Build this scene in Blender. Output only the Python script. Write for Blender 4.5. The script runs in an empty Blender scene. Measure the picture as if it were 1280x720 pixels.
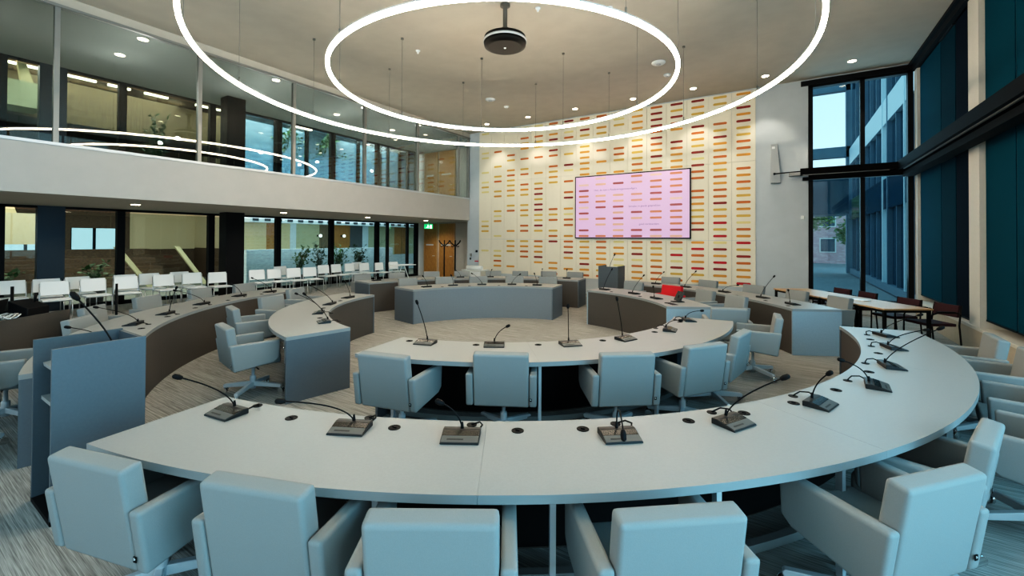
import bpy, bmesh, math, random
from mathutils import Vector, Matrix
random.seed(7)
PI = math.pi
col = bpy.context.scene.collection
R = math.radians

# ------------------------------------------------------------------ materials
def lin(h):
    h = h.lstrip('#')
    c = [int(h[i:i+2], 16)/255 for i in (0, 2, 4)]
    return tuple((x/12.92 if x <= .04045 else ((x+.055)/1.055)**2.4) for x in c) + (1,)

def mat(name, hexc, rough=.6, metal=0., noise=0., nscale=40., bump=0., emit=None, estr=0., spec=.5, stretch=None, c2=None):
    m = bpy.data.materials.new(name); m.use_nodes = True
    nt = m.node_tree; b = nt.nodes['Principled BSDF']
    b.inputs['Base Color'].default_value = lin(hexc)
    b.inputs['Roughness'].default_value = rough
    b.inputs['Metallic'].default_value = metal
    b.inputs['Specular IOR Level'].default_value = spec
    if emit:
        b.inputs['Emission Color'].default_value = lin(emit)
        b.inputs['Emission Strength'].default_value = estr
    if noise or bump:
        tc = nt.nodes.new('ShaderNodeTexCoord'); n = nt.nodes.new('ShaderNodeTexNoise')
        n.inputs['Scale'].default_value = nscale; n.inputs['Detail'].default_value = 4
        if stretch:
            mp = nt.nodes.new('ShaderNodeMapping'); mp.inputs['Scale'].default_value = stretch
            nt.links.new(tc.outputs['Object'], mp.inputs[0]); nt.links.new(mp.outputs[0], n.inputs['Vector'])
        else:
            nt.links.new(tc.outputs['Object'], n.inputs['Vector'])
        if noise:
            r = nt.nodes.new('ShaderNodeValToRGB')
            a = lin(hexc); d = lin(c2) if c2 else tuple(x*(1-noise) for x in a[:3])+(1,)
            r.color_ramp.elements[0].position = .35; r.color_ramp.elements[1].position = .65
            r.color_ramp.elements[0].color = d; r.color_ramp.elements[1].color = a
            nt.links.new(n.outputs['Fac'], r.inputs[0]); nt.links.new(r.outputs[0], b.inputs['Base Color'])
        if bump:
            bp = nt.nodes.new('ShaderNodeBump'); bp.inputs['Strength'].default_value = bump; bp.inputs['Distance'].default_value = .01
            nt.links.new(n.outputs['Fac'], bp.inputs['Height']); nt.links.new(bp.outputs[0], b.inputs['Normal'])
    return m

def glass_mat(name, tint, refl=.9, base=.06, fres=.22):
    m = bpy.data.materials.new(name); m.use_nodes = True
    nt = m.node_tree; nt.nodes.clear()
    out = nt.nodes.new('ShaderNodeOutputMaterial'); mix = nt.nodes.new('ShaderNodeMixShader')
    t = nt.nodes.new('ShaderNodeBsdfTransparent'); g = nt.nodes.new('ShaderNodeBsdfGlossy')
    t.inputs['Color'].default_value = lin(tint); g.inputs['Roughness'].default_value = .0
    g.inputs['Color'].default_value = (refl, refl, refl, 1)
    lw = nt.nodes.new('ShaderNodeLayerWeight'); lw.inputs['Blend'].default_value = .35
    ad = nt.nodes.new('ShaderNodeMath'); ad.operation = 'MULTIPLY_ADD'
    ad.inputs[1].default_value = fres; ad.inputs[2].default_value = base
    nt.links.new(lw.outputs['Fresnel'], ad.inputs[0]); nt.links.new(ad.outputs[0], mix.inputs[0])
    nt.links.new(t.outputs[0], mix.inputs[1]); nt.links.new(g.outputs[0], mix.inputs[2]); nt.links.new(mix.outputs[0], out.inputs[0])
    return m

def wood_mat(name, c1, c2, scale=(1, 14, 1), rough=.5, nscale=6):
    return mat(name, c1, rough, noise=.3, nscale=nscale, stretch=scale, c2=c2)

M = {}
M['ceil'] = mat('plaster ceiling', '#bcb5a8', .95, noise=.06, nscale=3, bump=.15)
M['white_wall'] = mat('white painted wall', '#cfcbc0', .85, noise=.03, nscale=30)
M['grey_wall'] = mat('grey painted wall', '#bac2c6', .85, noise=.04, nscale=4)
M['fascia'] = mat('fascia paint', '#b4b0aa', .85, noise=.03, nscale=4)
M['soffit'] = mat('soffit paint', '#b3ada2', .9, noise=.03, nscale=5)
M['beige'] = mat('beige wall', '#b8ad99', .85, noise=.05, nscale=12)
M['carpet'] = None
M['desk_top'] = mat('pale grey laminate', '#949491', .42, noise=.04, nscale=90)
M['desk_edge'] = mat('grey laminate edge', '#8a8d8c', .5)
M['desk_panel'] = mat('brown grey panel', '#504a44', .6, noise=.08, nscale=60)
M['end_panel'] = mat('blue grey panel', '#5a6268', .55, noise=.06, nscale=60)
M['end_daylit'] = mat('daylit end panel', '#93a4ac', .5, noise=.06, nscale=60)  # brighter copy of the end panel, daylight put into its colour
M['front_daylit'] = mat('daylit front panel', '#767d82', .55, noise=.06, nscale=60)  # desk panel lightened and blued for the daylight it faces
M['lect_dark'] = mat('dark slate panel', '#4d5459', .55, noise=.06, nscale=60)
M['fabric'] = mat('pale grey upholstery', '#898b89', .8, noise=.05, nscale=220, bump=.06)
M['fabric_d'] = mat('upholstery seam', '#55595a', .8)
M['red_fabric'] = mat('red upholstery', '#c4121f', .75, noise=.06, nscale=200)
M['alu'] = mat('satin aluminium', '#c9ccce', .35, .85)
M['alu_white'] = mat('light grey coated metal', '#c2c6c8', .4, .3)
M['chrome'] = mat('chrome', '#e6e6e6', .12, 1.)
M['black'] = mat('matt black', '#0b0b0c', .6, spec=.2)
M['black_gloss'] = mat('gloss black', '#08090a', .25)
M['rail_black'] = mat('satin black rail', '#040405', .7, spec=.08)
M['mic_body'] = mat('dark grey plastic', '#141515', .45)
M['mic_strip'] = mat('mid grey plastic', '#4c4d4b', .4)
M['dark_metal'] = mat('dark metal frame', '#0e1012', .6, .0, spec=.15)
M['navy_metal'] = mat('navy metal frame', '#22313c', .45, .2)
M['grey_metal'] = mat('grey metal mullion', '#8b8a86', .45, .4)
M['wire'] = mat('dark steel wire', '#77736b', .6)
M['ring'] = mat('warm white light strip', '#ffffff', .5, emit='#ffecd2', estr=62)
M['downlight'] = mat('downlight glow', '#ffffff', .5, emit='#ffe8c8', estr=22)
M['strip_light'] = mat('linear light glow', '#ffffff', .5, emit='#ffe9cc', estr=16)
M['exit'] = mat('exit sign green', '#18c06a', .5, emit='#18c06a', estr=1.4)
M['exit_w'] = mat('exit sign pictogram white', '#ffffff', .5, emit='#ffffff', estr=2.2)
M['teal'] = mat('teal roller blind fabric', '#004050', .9, noise=.06, nscale=260, spec=.05)
M['teal2'] = mat('teal roller blind fabric dark', '#00303e', .9, noise=.06, nscale=260, spec=.05)
M['navy'] = mat('navy roller blind fabric', '#04101f', .9, noise=.06, nscale=260, spec=.05)
M['cream'] = mat('cream acoustic panel', '#e2dac6', .8, noise=.02, nscale=8)
M['seam'] = mat('panel seam', '#b3ad9c', .8)
M['b1'] = mat('slot pale yellow', '#d9c98a', .7)
M['b2'] = mat('slot ochre', '#cda54e', .7)
M['b3'] = mat('slot orange', '#d08f38', .7)
M['b4'] = mat('slot burnt orange', '#bd6527', .7)
M['b5'] = mat('slot dark red brown', '#87281a', .7)
M['b6'] = mat('slot crimson', '#b3101c', .7)
def tint(h, k=.55):
    a = (0xf4, 0xb8, 0xe4); c = [int(h[i:i+2], 16) for i in (1, 3, 5)]
    return '#%02x%02x%02x' % tuple(int(c[i]*k+a[i]*(1-k)) for i in range(3))
HB = ['', '#d9c98a', '#cda54e', '#c98338', '#bd6527', '#87281a', '#a3101c']
M['s0'] = mat('screen pink picture', '#bfa3c0', .5, emit='#e0b6e0', estr=.45)
for i in range(1, 7):
    t = tint(HB[i], .72 if i > 3 else .5)
    M['s%d' % i] = mat('screen picture bar %d' % i, t, .5, emit=t, estr=.12)
M['s_text'] = mat('screen picture lettering', '#8a5f9a', .4, emit='#8a5f9a', estr=.25)
M['oak'] = wood_mat('oak veneer', '#b3813f', '#8d5f2a', (14, 14, 1), .5)
M['oak_lt'] = wood_mat('light oak table top', '#c8a274', '#b48c5e', (3, 22, 3), .45)
M['atr_wood'] = wood_mat('atrium timber lining', '#75664a', '#5a4c36', (4, 4, .6), .7, 5)
M['atr_brown'] = wood_mat('stair timber', '#6b543c', '#46362a', (3, 3, 12), .7, 5)
M['atr_beige'] = mat('pale timber board', '#d6c8a0', .7, noise=.06, nscale=10)
M['sage'] = mat('sage acoustic box', '#b7bb9b', .8, noise=.05, nscale=10)
M['burgundy'] = mat('burgundy seat', '#381018', .7, noise=.06, nscale=200)
M['white_plastic'] = mat('white plastic', '#e9ebe8', .4)
M['leaf'] = mat('leaf green', '#3d6b2c', .6, noise=.35, nscale=12)
M['leaf_dark'] = mat('dark leaf green', '#24451f', .6, noise=.35, nscale=12)
M['pot'] = mat('grey planter', '#59595a', .7)
M['glass'] = glass_mat('clear glass', '#e6f2f4', .8, .015, .16)
M['glass_up'] = glass_mat('upper glazing glass', '#d8dcda', .95, .04, .24)
M['glass_low'] = glass_mat('lower glazing glass', '#e3ecea', .9, .03)
M['blue_pane'] = mat('blue tinted pane', '#86b2cf', .25, noise=.25, nscale=2, stretch=(1, 1, 6), c2='#5f8bab')  # blue of reflected windows as colour, also the courtyard's upper glass
M['concrete_blue'] = mat('blue grey concrete', '#c9d9df', .8, noise=.2, nscale=6, stretch=(1, 1, 3))
M['steel_blue'] = mat('blue grey steel cladding', '#5f7d8f', .5, noise=.1, nscale=3)
M['pale_steel'] = mat('pale steel spandrel', '#cfe0e8', .5)
M['teal_glass'] = mat('dark facade glass', '#17455a', .12, noise=.2, nscale=1.5)
M['brick'] = None
M['pave'] = mat('paving', '#8e9196', .9, noise=.15, nscale=5)
M['slab_red'] = mat('paper red', '#b0202a', .6)

def carpet():
    m = bpy.data.materials.new('woven grey carpet'); m.use_nodes = True
    nt = m.node_tree; b = nt.nodes['Principled BSDF']; b.inputs['Roughness'].default_value = .95; b.inputs['Specular IOR Level'].default_value = .15
    tc = nt.nodes.new('ShaderNodeTexCoord')
    outs = []
    for sc, st in ((1, (1.0, 85, 1)), (1, (5, 230, 1)), (1, (.5, .5, 1))):
        mp = nt.nodes.new('ShaderNodeMapping'); mp.inputs['Scale'].default_value = st
        n = nt.nodes.new('ShaderNodeTexNoise'); n.inputs['Scale'].default_value = sc; n.inputs['Detail'].default_value = 5
        nt.links.new(tc.outputs['Object'], mp.inputs[0]); nt.links.new(mp.outputs[0], n.inputs['Vector']); outs.append(n)
    a = nt.nodes.new('ShaderNodeMath'); a.operation = 'ADD'
    nt.links.new(outs[0].outputs['Fac'], a.inputs[0]); nt.links.new(outs[1].outputs['Fac'], a.inputs[1])
    h = nt.nodes.new('ShaderNodeMath'); h.operation = 'MULTIPLY'; h.inputs[1].default_value = .5
    nt.links.new(a.outputs[0], h.inputs[0])
    r = nt.nodes.new('ShaderNodeValToRGB')
    r.color_ramp.elements[0].position = .38; r.color_ramp.elements[1].position = .62
    r.color_ramp.elements[0].color = lin('#6a6864'); r.color_ramp.elements[1].color = lin('#adaba5')
    nt.links.new(h.outputs[0], r.inputs[0]); nt.links.new(r.outputs[0], b.inputs['Base Color'])
    return m
M['carpet'] = carpet()

def brick():
    m = bpy.data.materials.new('mauve brick'); m.use_nodes = True
    nt = m.node_tree; b = nt.nodes['Principled BSDF']; b.inputs['Roughness'].default_value = .9
    tc = nt.nodes.new('ShaderNodeTexCoord'); mp = nt.nodes.new('ShaderNodeMapping')
    mp.inputs['Rotation'].default_value = (PI/2, 0, 0)
    br = nt.nodes.new('ShaderNodeTexBrick'); br.inputs['Scale'].default_value = 2.2
    br.inputs['Color1'].default_value = lin('#c79aa2'); br.inputs['Color2'].default_value = lin('#dcb8bd'); br.inputs['Mortar'].default_value = lin('#b3a6a6')
    nt.links.new(tc.outputs['Object'], mp.inputs[0]); nt.links.new(mp.outputs[0], br.inputs['Vector']); nt.links.new(br.outputs['Color'], b.inputs['Base Color'])
    return m
M['brick'] = brick()

# ------------------------------------------------------------------ mesh helpers
def newbm(): return bmesh.new()

def add_box(bm, lo, hi, T=None, bevel=0., seg=2, mi=0):
    tmp = bmesh.new()
    x0, y0, z0 = lo; x1, y1, z1 = hi
    v = [tmp.verts.new(p) for p in ((x0,y0,z0),(x1,y0,z0),(x1,y1,z0),(x0,y1,z0),(x0,y0,z1),(x1,y0,z1),(x1,y1,z1),(x0,y1,z1))]
    for f in ((0,3,2,1),(4,5,6,7),(0,1,5,4),(1,2,6,5),(2,3,7,6),(3,0,4,7)): tmp.faces.new([v[i] for i in f])
    if bevel: bmesh.ops.bevel(tmp, geom=tmp.edges[:], offset=bevel, segments=seg, profile=.6, affect='EDGES')
    merge(bm, tmp, T, mi)

def merge(bm, tmp, T=None, mi=0):
    vm = {}
    for v in tmp.verts: vm[v] = bm.verts.new(T @ v.co if T is not None else v.co)
    for f in tmp.faces:
        nf = bm.faces.new([vm[v] for v in f.verts]); nf.material_index = mi; nf.smooth = f.smooth
    tmp.free()

def add_prism(bm, pts, axis, a, b, T=None, bevel=0., seg=2, mi=0):
    """polygon pts in the plane normal to axis, extruded from a to b"""
    tmp = bmesh.new()
    def P(p, t):
        return {'x': (t, p[0], p[1]), 'y': (p[0], t, p[1]), 'z': (p[0], p[1], t)}[axis]
    A = [tmp.verts.new(P(p, a)) for p in pts]; B = [tmp.verts.new(P(p, b)) for p in pts]
    n = len(pts)
    tmp.faces.new(A[::-1]); tmp.faces.new(B)
    for i in range(n): tmp.faces.new((A[i], A[(i+1) % n], B[(i+1) % n], B[i]))
    bmesh.ops.recalc_face_normals(tmp, faces=tmp.faces[:])
    if bevel: bmesh.ops.bevel(tmp, geom=tmp.edges[:], offset=bevel, segments=seg, profile=.6, affect='EDGES')
    merge(bm, tmp, T, mi)

def add_tube(bm, pts, r, n=8, T=None, mi=0, closed=False):
    pts = [Vector(p) for p in pts]; N = len(pts); rings = []
    rr = r if isinstance(r, (list, tuple)) else [r]*N
    up = None
    for i, p in enumerate(pts):
        if closed: t = pts[(i+1) % N]-pts[i-1]
        else: t = pts[min(i+1, N-1)]-pts[max(i-1, 0)]
        t.normalize()
        if up is None:
            up = Vector((0, 0, 1)) if abs(t.z) < .9 else Vector((1, 0, 0))
        s = t.cross(up)
        if s.length < 1e-4: s = t.cross(Vector((.3, 1, .2)))
        s.normalize(); u = s.cross(t).normalized(); up = u
        rings.append([bm.verts.new((T @ (p+rr[i]*(math.cos(2*PI*k/n)*s+math.sin(2*PI*k/n)*u))) if T is not None else p+rr[i]*(math.cos(2*PI*k/n)*s+math.sin(2*PI*k/n)*u)) for k in range(n)])
    m = N if closed else N-1
    for i in range(m):
        A, B = rings[i], rings[(i+1) % N]
        for k in range(n):
            f = bm.faces.new((A[k], A[(k+1) % n], B[(k+1) % n], B[k])); f.smooth = True; f.material_index = mi
    if not closed:
        f = bm.faces.new(rings[0][::-1]); f.material_index = mi
        f = bm.faces.new(rings[-1]); f.material_index = mi

def add_lathe(bm, prof, c=(0, 0, 0), n=24, T=None, mi=0):
    rings = []
    for r, z in prof:
        rings.append([bm.verts.new((T or Matrix()) @ Vector((c[0]+r*math.cos(2*PI*k/n), c[1]+r*math.sin(2*PI*k/n), c[2]+z))) for k in range(n)])
    for A, B in zip(rings, rings[1:]):
        for k in range(n):
            f = bm.faces.new((A[k], A[(k+1) % n], B[(k+1) % n], B[k])); f.smooth = True; f.material_index = mi
    f = bm.faces.new(rings[0][::-1]); f.material_index = mi
    f = bm.faces.new(rings[-1]); f.material_index = mi

def add_ell(bm, c, r, seg=10, T=None, mi=0):
    tmp = bmesh.new(); bmesh.ops.create_uvsphere(tmp, u_segments=seg, v_segments=max(6, seg//2), radius=1)
    for v in tmp.verts: v.co = Vector((v.co.x*r[0]+c[0], v.co.y*r[1]+c[1], v.co.z*r[2]+c[2]))
    for f in tmp.faces: f.smooth = True
    merge(bm, tmp, T, mi)

def add_sector(bm, r0, r1, a0, a1, z0, z1, n=40, mi=0, mside=None):
    g = []
    for i in range(n+1):
        a = R(a0+(a1-a0)*i/n); c, s = math.cos(a), math.sin(a)
        g.append([bm.verts.new(p) for p in ((r0*c, r0*s, z0), (r1*c, r1*s, z0), (r1*c, r1*s, z1), (r0*c, r0*s, z1))])
    ms = mi if mside is None else mside
    for A, B in zip(g, g[1:]):
        for k in range(4):
            f = bm.faces.new((A[k], B[k], B[(k+1) % 4], A[(k+1) % 4])); f.material_index = mi if k == 2 else ms
    bm.faces.new(g[0]).material_index = ms; bm.faces.new(g[-1][::-1]).material_index = ms

def obj(name, bm, m, parent=None, smooth=False, fix=True):
    if fix: bmesh.ops.recalc_face_normals(bm, faces=bm.faces[:])
    me = bpy.data.meshes.new(name); bm.to_mesh(me); bm.free()
    for mm in (m if isinstance(m, (list, tuple)) else [m]): me.materials.append(mm)
    if smooth:
        for p in me.polygons: p.use_smooth = True
    o = bpy.data.objects.new(name, me); col.objects.link(o)
    if parent is not None: o.parent = parent
    return o

def smooth_bevel(o):
    """shade a bevelled form smoothly while keeping its flat faces flat"""
    for p in o.data.polygons: p.use_smooth = True
    w = o.modifiers.new('normals', 'WEIGHTED_NORMAL'); w.keep_sharp = True
    return o

def empty(name, loc, rz=0.):
    o = bpy.data.objects.new(name, None); col.objects.link(o); o.empty_display_size = .2
    o.location = loc; o.rotation_euler = (0, 0, rz); return o

def tag(o, label=None, cat=None, group=None, kind=None):
    if label: o['label'] = label
    if cat: o['category'] = cat
    if group: o['group'] = group
    if kind: o['kind'] = kind
    return o

def copy_tree(o, parent=None):
    c = o.copy(); col.objects.link(c); c.parent = parent
    for ch in list(o.children): copy_tree(ch, c)
    return c

ORD = ['first', 'second', 'third', 'fourth', 'fifth', 'sixth', 'seventh', 'eighth', 'ninth', 'tenth', 'eleventh', 'twelfth', 'thirteenth', 'fourteenth']

def struct(name, boxes, m, kind='structure', parent=None):
    bm = newbm()
    for lo, hi in boxes: add_box(bm, lo, hi)
    o = obj(name, bm, m, parent)
    if parent is None: tag(o, kind=kind)
    return o

# ------------------------------------------------------------------ room shell
XL, XR, YB, YF, H = -6.64, 6.63, 7.64, -8.5, 6.07
tag(struct('floor', [((-11.3, YF, -.1), (7.2, 9.8, 0))], M['carpet']), 'grey brown woven carpet with fine streaks', 'floor')
tag(struct('ceiling', [((XL-.05, YF, H), (7.2, YB+.3, H+.2))], M['ceil']), 'smooth grey plaster ceiling over the council hall', 'ceiling')
# back wall: the part behind the slotted panels, the grey part and below the window
tag(struct('wall_back', [((XL-.1, YB, 0), (4.58, YB+.3, H)), ((4.58, YB, 0), (XR+.25, YB+.3, .3)), ((4.58, YB, 5.97), (XR+.25, YB+.3, H))], M['grey_wall']), 'pale grey back wall beside the slotted panels', 'wall')
tag(struct('wall_left', [((XL-.12, YF, 2.58), (XL, YB, 3.43))], M['fascia']), 'pale plain balcony front under the upper glazing', 'wall')
tag(struct('trim_1', [((XL-.14, YF, 3.43), (XL+.03, YB, 3.48))], M['alu_white']), 'thin bright metal sill on top of the balcony front', 'sill')
tag(struct('trim_2', [((XL-.05, YF, 5.86), (XL+.02, YB, 5.91))], M['grey_metal']), 'thin grey head rail of the upper glazing', 'rail')
tag(struct('wall_bulkhead', [((XL-.1, YF, 5.91), (XL, YB, H+.02))], M['ceil']), 'narrow plaster strip above the upper glazing', 'wall')
# undercroft ceiling / gallery slab, gallery ceiling
tag(struct('ceiling_gallery', [((-12.6, YF, 2.6), (XL-.12, 9.9, 3.4))], M['soffit']), 'low flat soffit beneath the glazed gallery', 'ceiling')
tag(struct('ceiling_upper', [((-11.5, YF, 6.1), (XL-.02, 9.9, 6.3))], mat('gallery ceiling paint', '#9fa4a1', .9)), 'ceiling of the glazed upper gallery', 'ceiling')
# front wall behind the photographer with a big window opening
tag(struct('wall_front', [((-11.5, YF-.3, 0), (-6, YF, H)), ((6.2, YF-.3, 0), (7.2, YF, H)), ((-6, YF-.3, 0), (6.2, YF, .5)), ((-6, YF-.3, 5.4), (6.2, YF, H))], M['white_wall']), 'white wall with wide windows facing the slotted panels', 'wall')
# lobby end wall beyond the gallery
tag(struct('wall_lobby', [((-11.5, 9.7, 0), (-8.2, 9.9, 2.62)), ((-11.5, 9.7, 3.4), (-8.2, 9.9, 6.1)), ((-6.75, 7.94, 0), (-6.65, 9.9, 6.1))], M['soffit']), 'end wall of the lobby with timber doors', 'wall')

# right wall: low wall, sill, pilasters, head
tag(struct('wall_right', [((XR, YF, 0), (XR+.5, YB, .42)), ((XR+.32, .3, .42), (XR+.5, YB, 5.97)), ((XR, YF, 5.97), (XR+.5, YB, H))], M['beige']), 'low beige wall under the blinds on the window side', 'wall')
tag(struct('trim_3', [((XR-.03, YF, .42), (XR+.32, YB, .47))], M['white_wall']), 'pale window sill below the teal blinds', 'sill')
for i, (y0, y1) in enumerate(((7.42, 7.64), (3.66, 4.12), (.05, .57), (-3.5, -3.0), (-7.1, -6.6))):
    tag(struct('trim_%d' % (4+i), [((XR-.01, y0, .47), (XR+.32, y1, 5.97))], M['white_wall']),
        ['slim pale pilaster in the corner beside the tall window', 'pale pilaster between the two bays of teal blinds', 'pale pilaster', 'pale pilaster by the front', 'pale pilaster at the front'][i], 'pilaster')
tag(struct('trim_9', [((XR-.06, YF, 5.86), (XR+.1, YB, 5.98)), ((XR-.12, YF, 5.98), (XR-.02, YB, 6.04)), ((4.4, YB-.08, 5.9), (XR, YB+.02, 6.02))], M['dark_metal']), 'black head rail above blinds and corner window', 'rail')

# roller blinds: each hangs in front of the glass
def blind(y0, y1, z0, z1, m, label, x=XR+.05):
    e = empty('roller_blind', (x, (y0+y1)/2, z1)); hw = (y1-y0)/2-.012
    bm = newbm(); add_box(bm, (-.006, -hw, z0-z1), (.006, hw, 0)); obj('fabric', bm, m, e)
    bm = newbm(); add_box(bm, (-.04, -hw, -.0), (.04, hw, .08), bevel=.01); obj('cassette', bm, M['dark_metal'], e)
    bm = newbm(); add_box(bm, (-.012, -hw, z0-z1-.025), (.012, hw, z0-z1)); obj('bottom_rail', bm, M['dark_metal'], e)
    tag(e, label, 'blind', 'roller blinds along the window wall')
for up in (0, 1):
    z0, z1 = ((.62, 3.42) if not up else (3.66, 5.86))
    w = 'upper' if up else 'lower'
    blind(5.86, 7.4, z0, z1, M['teal'], '%s teal roller blind next to the corner window' % w)
    blind(4.98, 5.84, z0, z1-.02, M['teal2'], '%s dark teal roller blind in the middle of the far bay' % w)
    blind(4.16, 4.96, z0-.1, z1, M['navy'], '%s nearly black roller blind beside the pale pilaster' % w)
    blind(2.55, 3.6, z0, z1, M['teal'], '%s teal roller blind just in front of the pale pilaster' % w)
    blind(.6, 2.53, z0, z1, M['teal'], '%s wide teal roller blind at the edge of the picture' % w)

# corner window in the back wall
win = empty('window_1', (5.6, YB+.1, .3)); tag(win, 'tall corner window with black frame', 'window', kind='structure')
def rel(o, lo, hi): l = o.location; return tuple(a-b for a, b in zip(lo, l)), tuple(a-b for a, b in zip(hi, l))
bm = newbm()
for lo, hi in (((4.56, YB-.02, .3), (4.66, YB+.16, 5.97)), ((6.5, YB-.02, .3), (6.6, YB+.16, 5.97)), ((5.62, YB-.02, .3), (5.71, YB+.16, 5.97)), ((4.58, YB-.02, .3), (6.6, YB+.16, .38)), ((4.58, YB-.02, 5.84), (6.6, YB+.16, 5.97)), ((4.58, YB-.02, 3.42), (6.6, YB+.16, 3.6))):
    add_box(bm, *rel(win, lo, hi))
obj('frame', bm, M['dark_metal'], win)
for x0, x1 in ((4.66, 5.62), (5.71, 6.5)):
    for z0, z1 in ((.38, 3.42), (3.6, 5.84)):
        bm = newbm(); add_box(bm, *rel(win, (x0, YB+.06, z0), (x1, YB+.07, z1))); obj('pane', bm, M['glass'], win)

# open bays of the window wall beside the camera
win3 = empty('window_10', (XR+.3, -4.2, .47)); tag(win3, 'tall windows of the open bays beside the camera', 'window', kind='structure')
bm = newbm()
for y in (-4.3, -2.85, -1.4, .0, 1.45, 2.9, 4.3): add_box(bm, (-.04, y-.03, 0), (.04, y+.03, 5.5))
for z in (0, 3.0, 5.44): add_box(bm, (-.04, -4.3, z), (.04, 4.3, z+.06))
obj('frame', bm, M['dark_metal'], win3)
bm = newbm(); add_box(bm, (.0, -4.3, 0), (.01, 4.3, 5.5)); obj('pane', bm, M['glass'], win3)

# window in front wall
win2 = empty('window_2', (0, YF-.15, .5)); tag(win2, 'wide window behind the camera', 'window', kind='structure')
bm = newbm()
for x in (-6, -3, 0, 3, 6.1): add_box(bm, (x, -.08, 0), (x+.1, .08, 4.9))
for z in (0, 2.5, 4.8): add_box(bm, (-6, -.08, z), (6.2, .08, z+.1))
obj('frame', bm, M['dark_metal'], win2)

# upper gallery glazing (front plane)
up = empty('window_3', (XL-.05, 0, 3.48)); tag(up, 'glass front of the upper gallery between slim grey posts', 'window', kind='structure')
MY = [-8.45, -6.28, -4.08, -1.89, .25, 2.5, 4.74, 6.95, 7.6]
for y in MY:
    bm = newbm(); add_box(bm, (-.05, y-.035, 0), (.05, y+.035, 2.4)); obj('post', bm, M['grey_metal'], up)
for a, b in zip(MY, MY[1:]):
    bm = newbm(); add_box(bm, (-.006, a+.035, 0), (.006, b-.035, 2.4)); obj('pane', bm, M['glass_up'], up)

# rear glazing between gallery and atrium, both storeys
MYR = [-8.45, -6.3, -4.1, -1.92, .3, 2.46, 4.64, 6.95, 7.56, 8.8, 9.4]
for name, z0, z1, lab in (('window_4', 0, 2.6, 'tall dark framed glazing behind the rows of white chairs'), ('window_5', 3.4, 6.1, 'dark framed inner glazing of the upper gallery')):
    g = empty(name, (-11.35, 0, z0)); tag(g, lab, 'window', kind='structure')
    for y in MYR:
        w = .085 if y not in (7.56, 8.8) else .035
        bm = newbm(); add_box(bm, (-.08, y-w, 0), (.08, y+w, z1-z0)); obj('post', bm, M['dark_metal'], g)
    bm = newbm(); add_box(bm, (-.12, -3.5, 0), (.1, -3.02, z1-z0)); obj('post', bm, M['navy_metal'], g)
    bm = newbm(); add_box(bm, (-.08, -8.45, 0), (.08, 9.4, .1)); add_box(bm, (-.08, -8.45, z1-z0-(.06 if z0 < 1 else .04)), (.08, 9.4, z1-z0)); obj('rail', bm, M['dark_metal'], g)
    for a, b in zip(MYR, MYR[1:]):
        bm = newbm(); add_box(bm, (-.005, a+.085, .1), (.005, b-.085, z1-z0-.1)); obj('pane', bm, M['glass_low'], g)

# black column through both storeys
bm = newbm(); add_box(bm, (-10.42, .14, 0), (-9.98, .66, 2.6), bevel=.01); add_box(bm, (-10.42, .14, 3.4), (-9.98, .66, 6.1), bevel=.01)
tag(obj('column', bm, M['black']), 'square black column standing among the white chairs', 'column', kind='structure')

# lobby doors: below and above
def lobby(z, zt, name_i):
    for i, (x0, x1) in enumerate(((-11.0, -10.2), (-10.02, -9.1))):
        d = empty('door_%d' % (name_i+i), ((x0+x1)/2, 9.68, z)); w = (x1-x0)/2
        bm = newbm(); add_box(bm, (-w, -.05, 0), (w, .02, zt)); obj('leaf', bm, M['oak'], d)
        bm = newbm(); add_box(bm, (-w-.03, -.06, 0), (-w, .02, zt)); add_box(bm, (w, -.06, 0), (w+.03, .02, zt)); obj('frame', bm, M['oak_lt'], d)
        bm = newbm(); add_tube(bm, [(w-.1, -.07, 1.0), (w-.1, -.1, 1.0), (w-.22, -.1, 1.0)], .012); obj('handle', bm, M['alu'], d)
        bm = newbm(); add_box(bm, (-w+.12, -.056, 1.5), (w-.2, -.05, 1.57)); obj('sign_strip', bm, M['alu_white'], d)
        tag(d, '%s oak door leaf in the %s lobby wall' % (['left', 'right'][i], 'lower' if z < 1 else 'upper'), 'door', kind='structure')
lobby(0, 2.56, 1); lobby(3.4, 2.66, 3)
g = empty('window_6', (-8.2, 9.75, 0)); tag(g, 'narrow glazed panel right of the oak doors', 'window', kind='structure')
bm = newbm(); add_box(bm, (0, -.05, 0), (.07, .05, 6.1)); add_box(bm, (1.48, -.05, 0), (1.53, .05, 6.1)); add_box(bm, (0, -.05, 0), (1.5, .05, .1)); obj('frame', bm, M['dark_metal'], g)
bm = newbm(); add_box(bm, (.07, -.005, .1), (1.48, .005, 2.6)); obj('pane', bm, M['glass_low'], g)
tag(struct('wall_lobby_back', [((-8.4, 11.4, 0), (-6, 11.5, 6.1))], M['sage']), 'greenish wall behind the lobby glass', 'wall')

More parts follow.
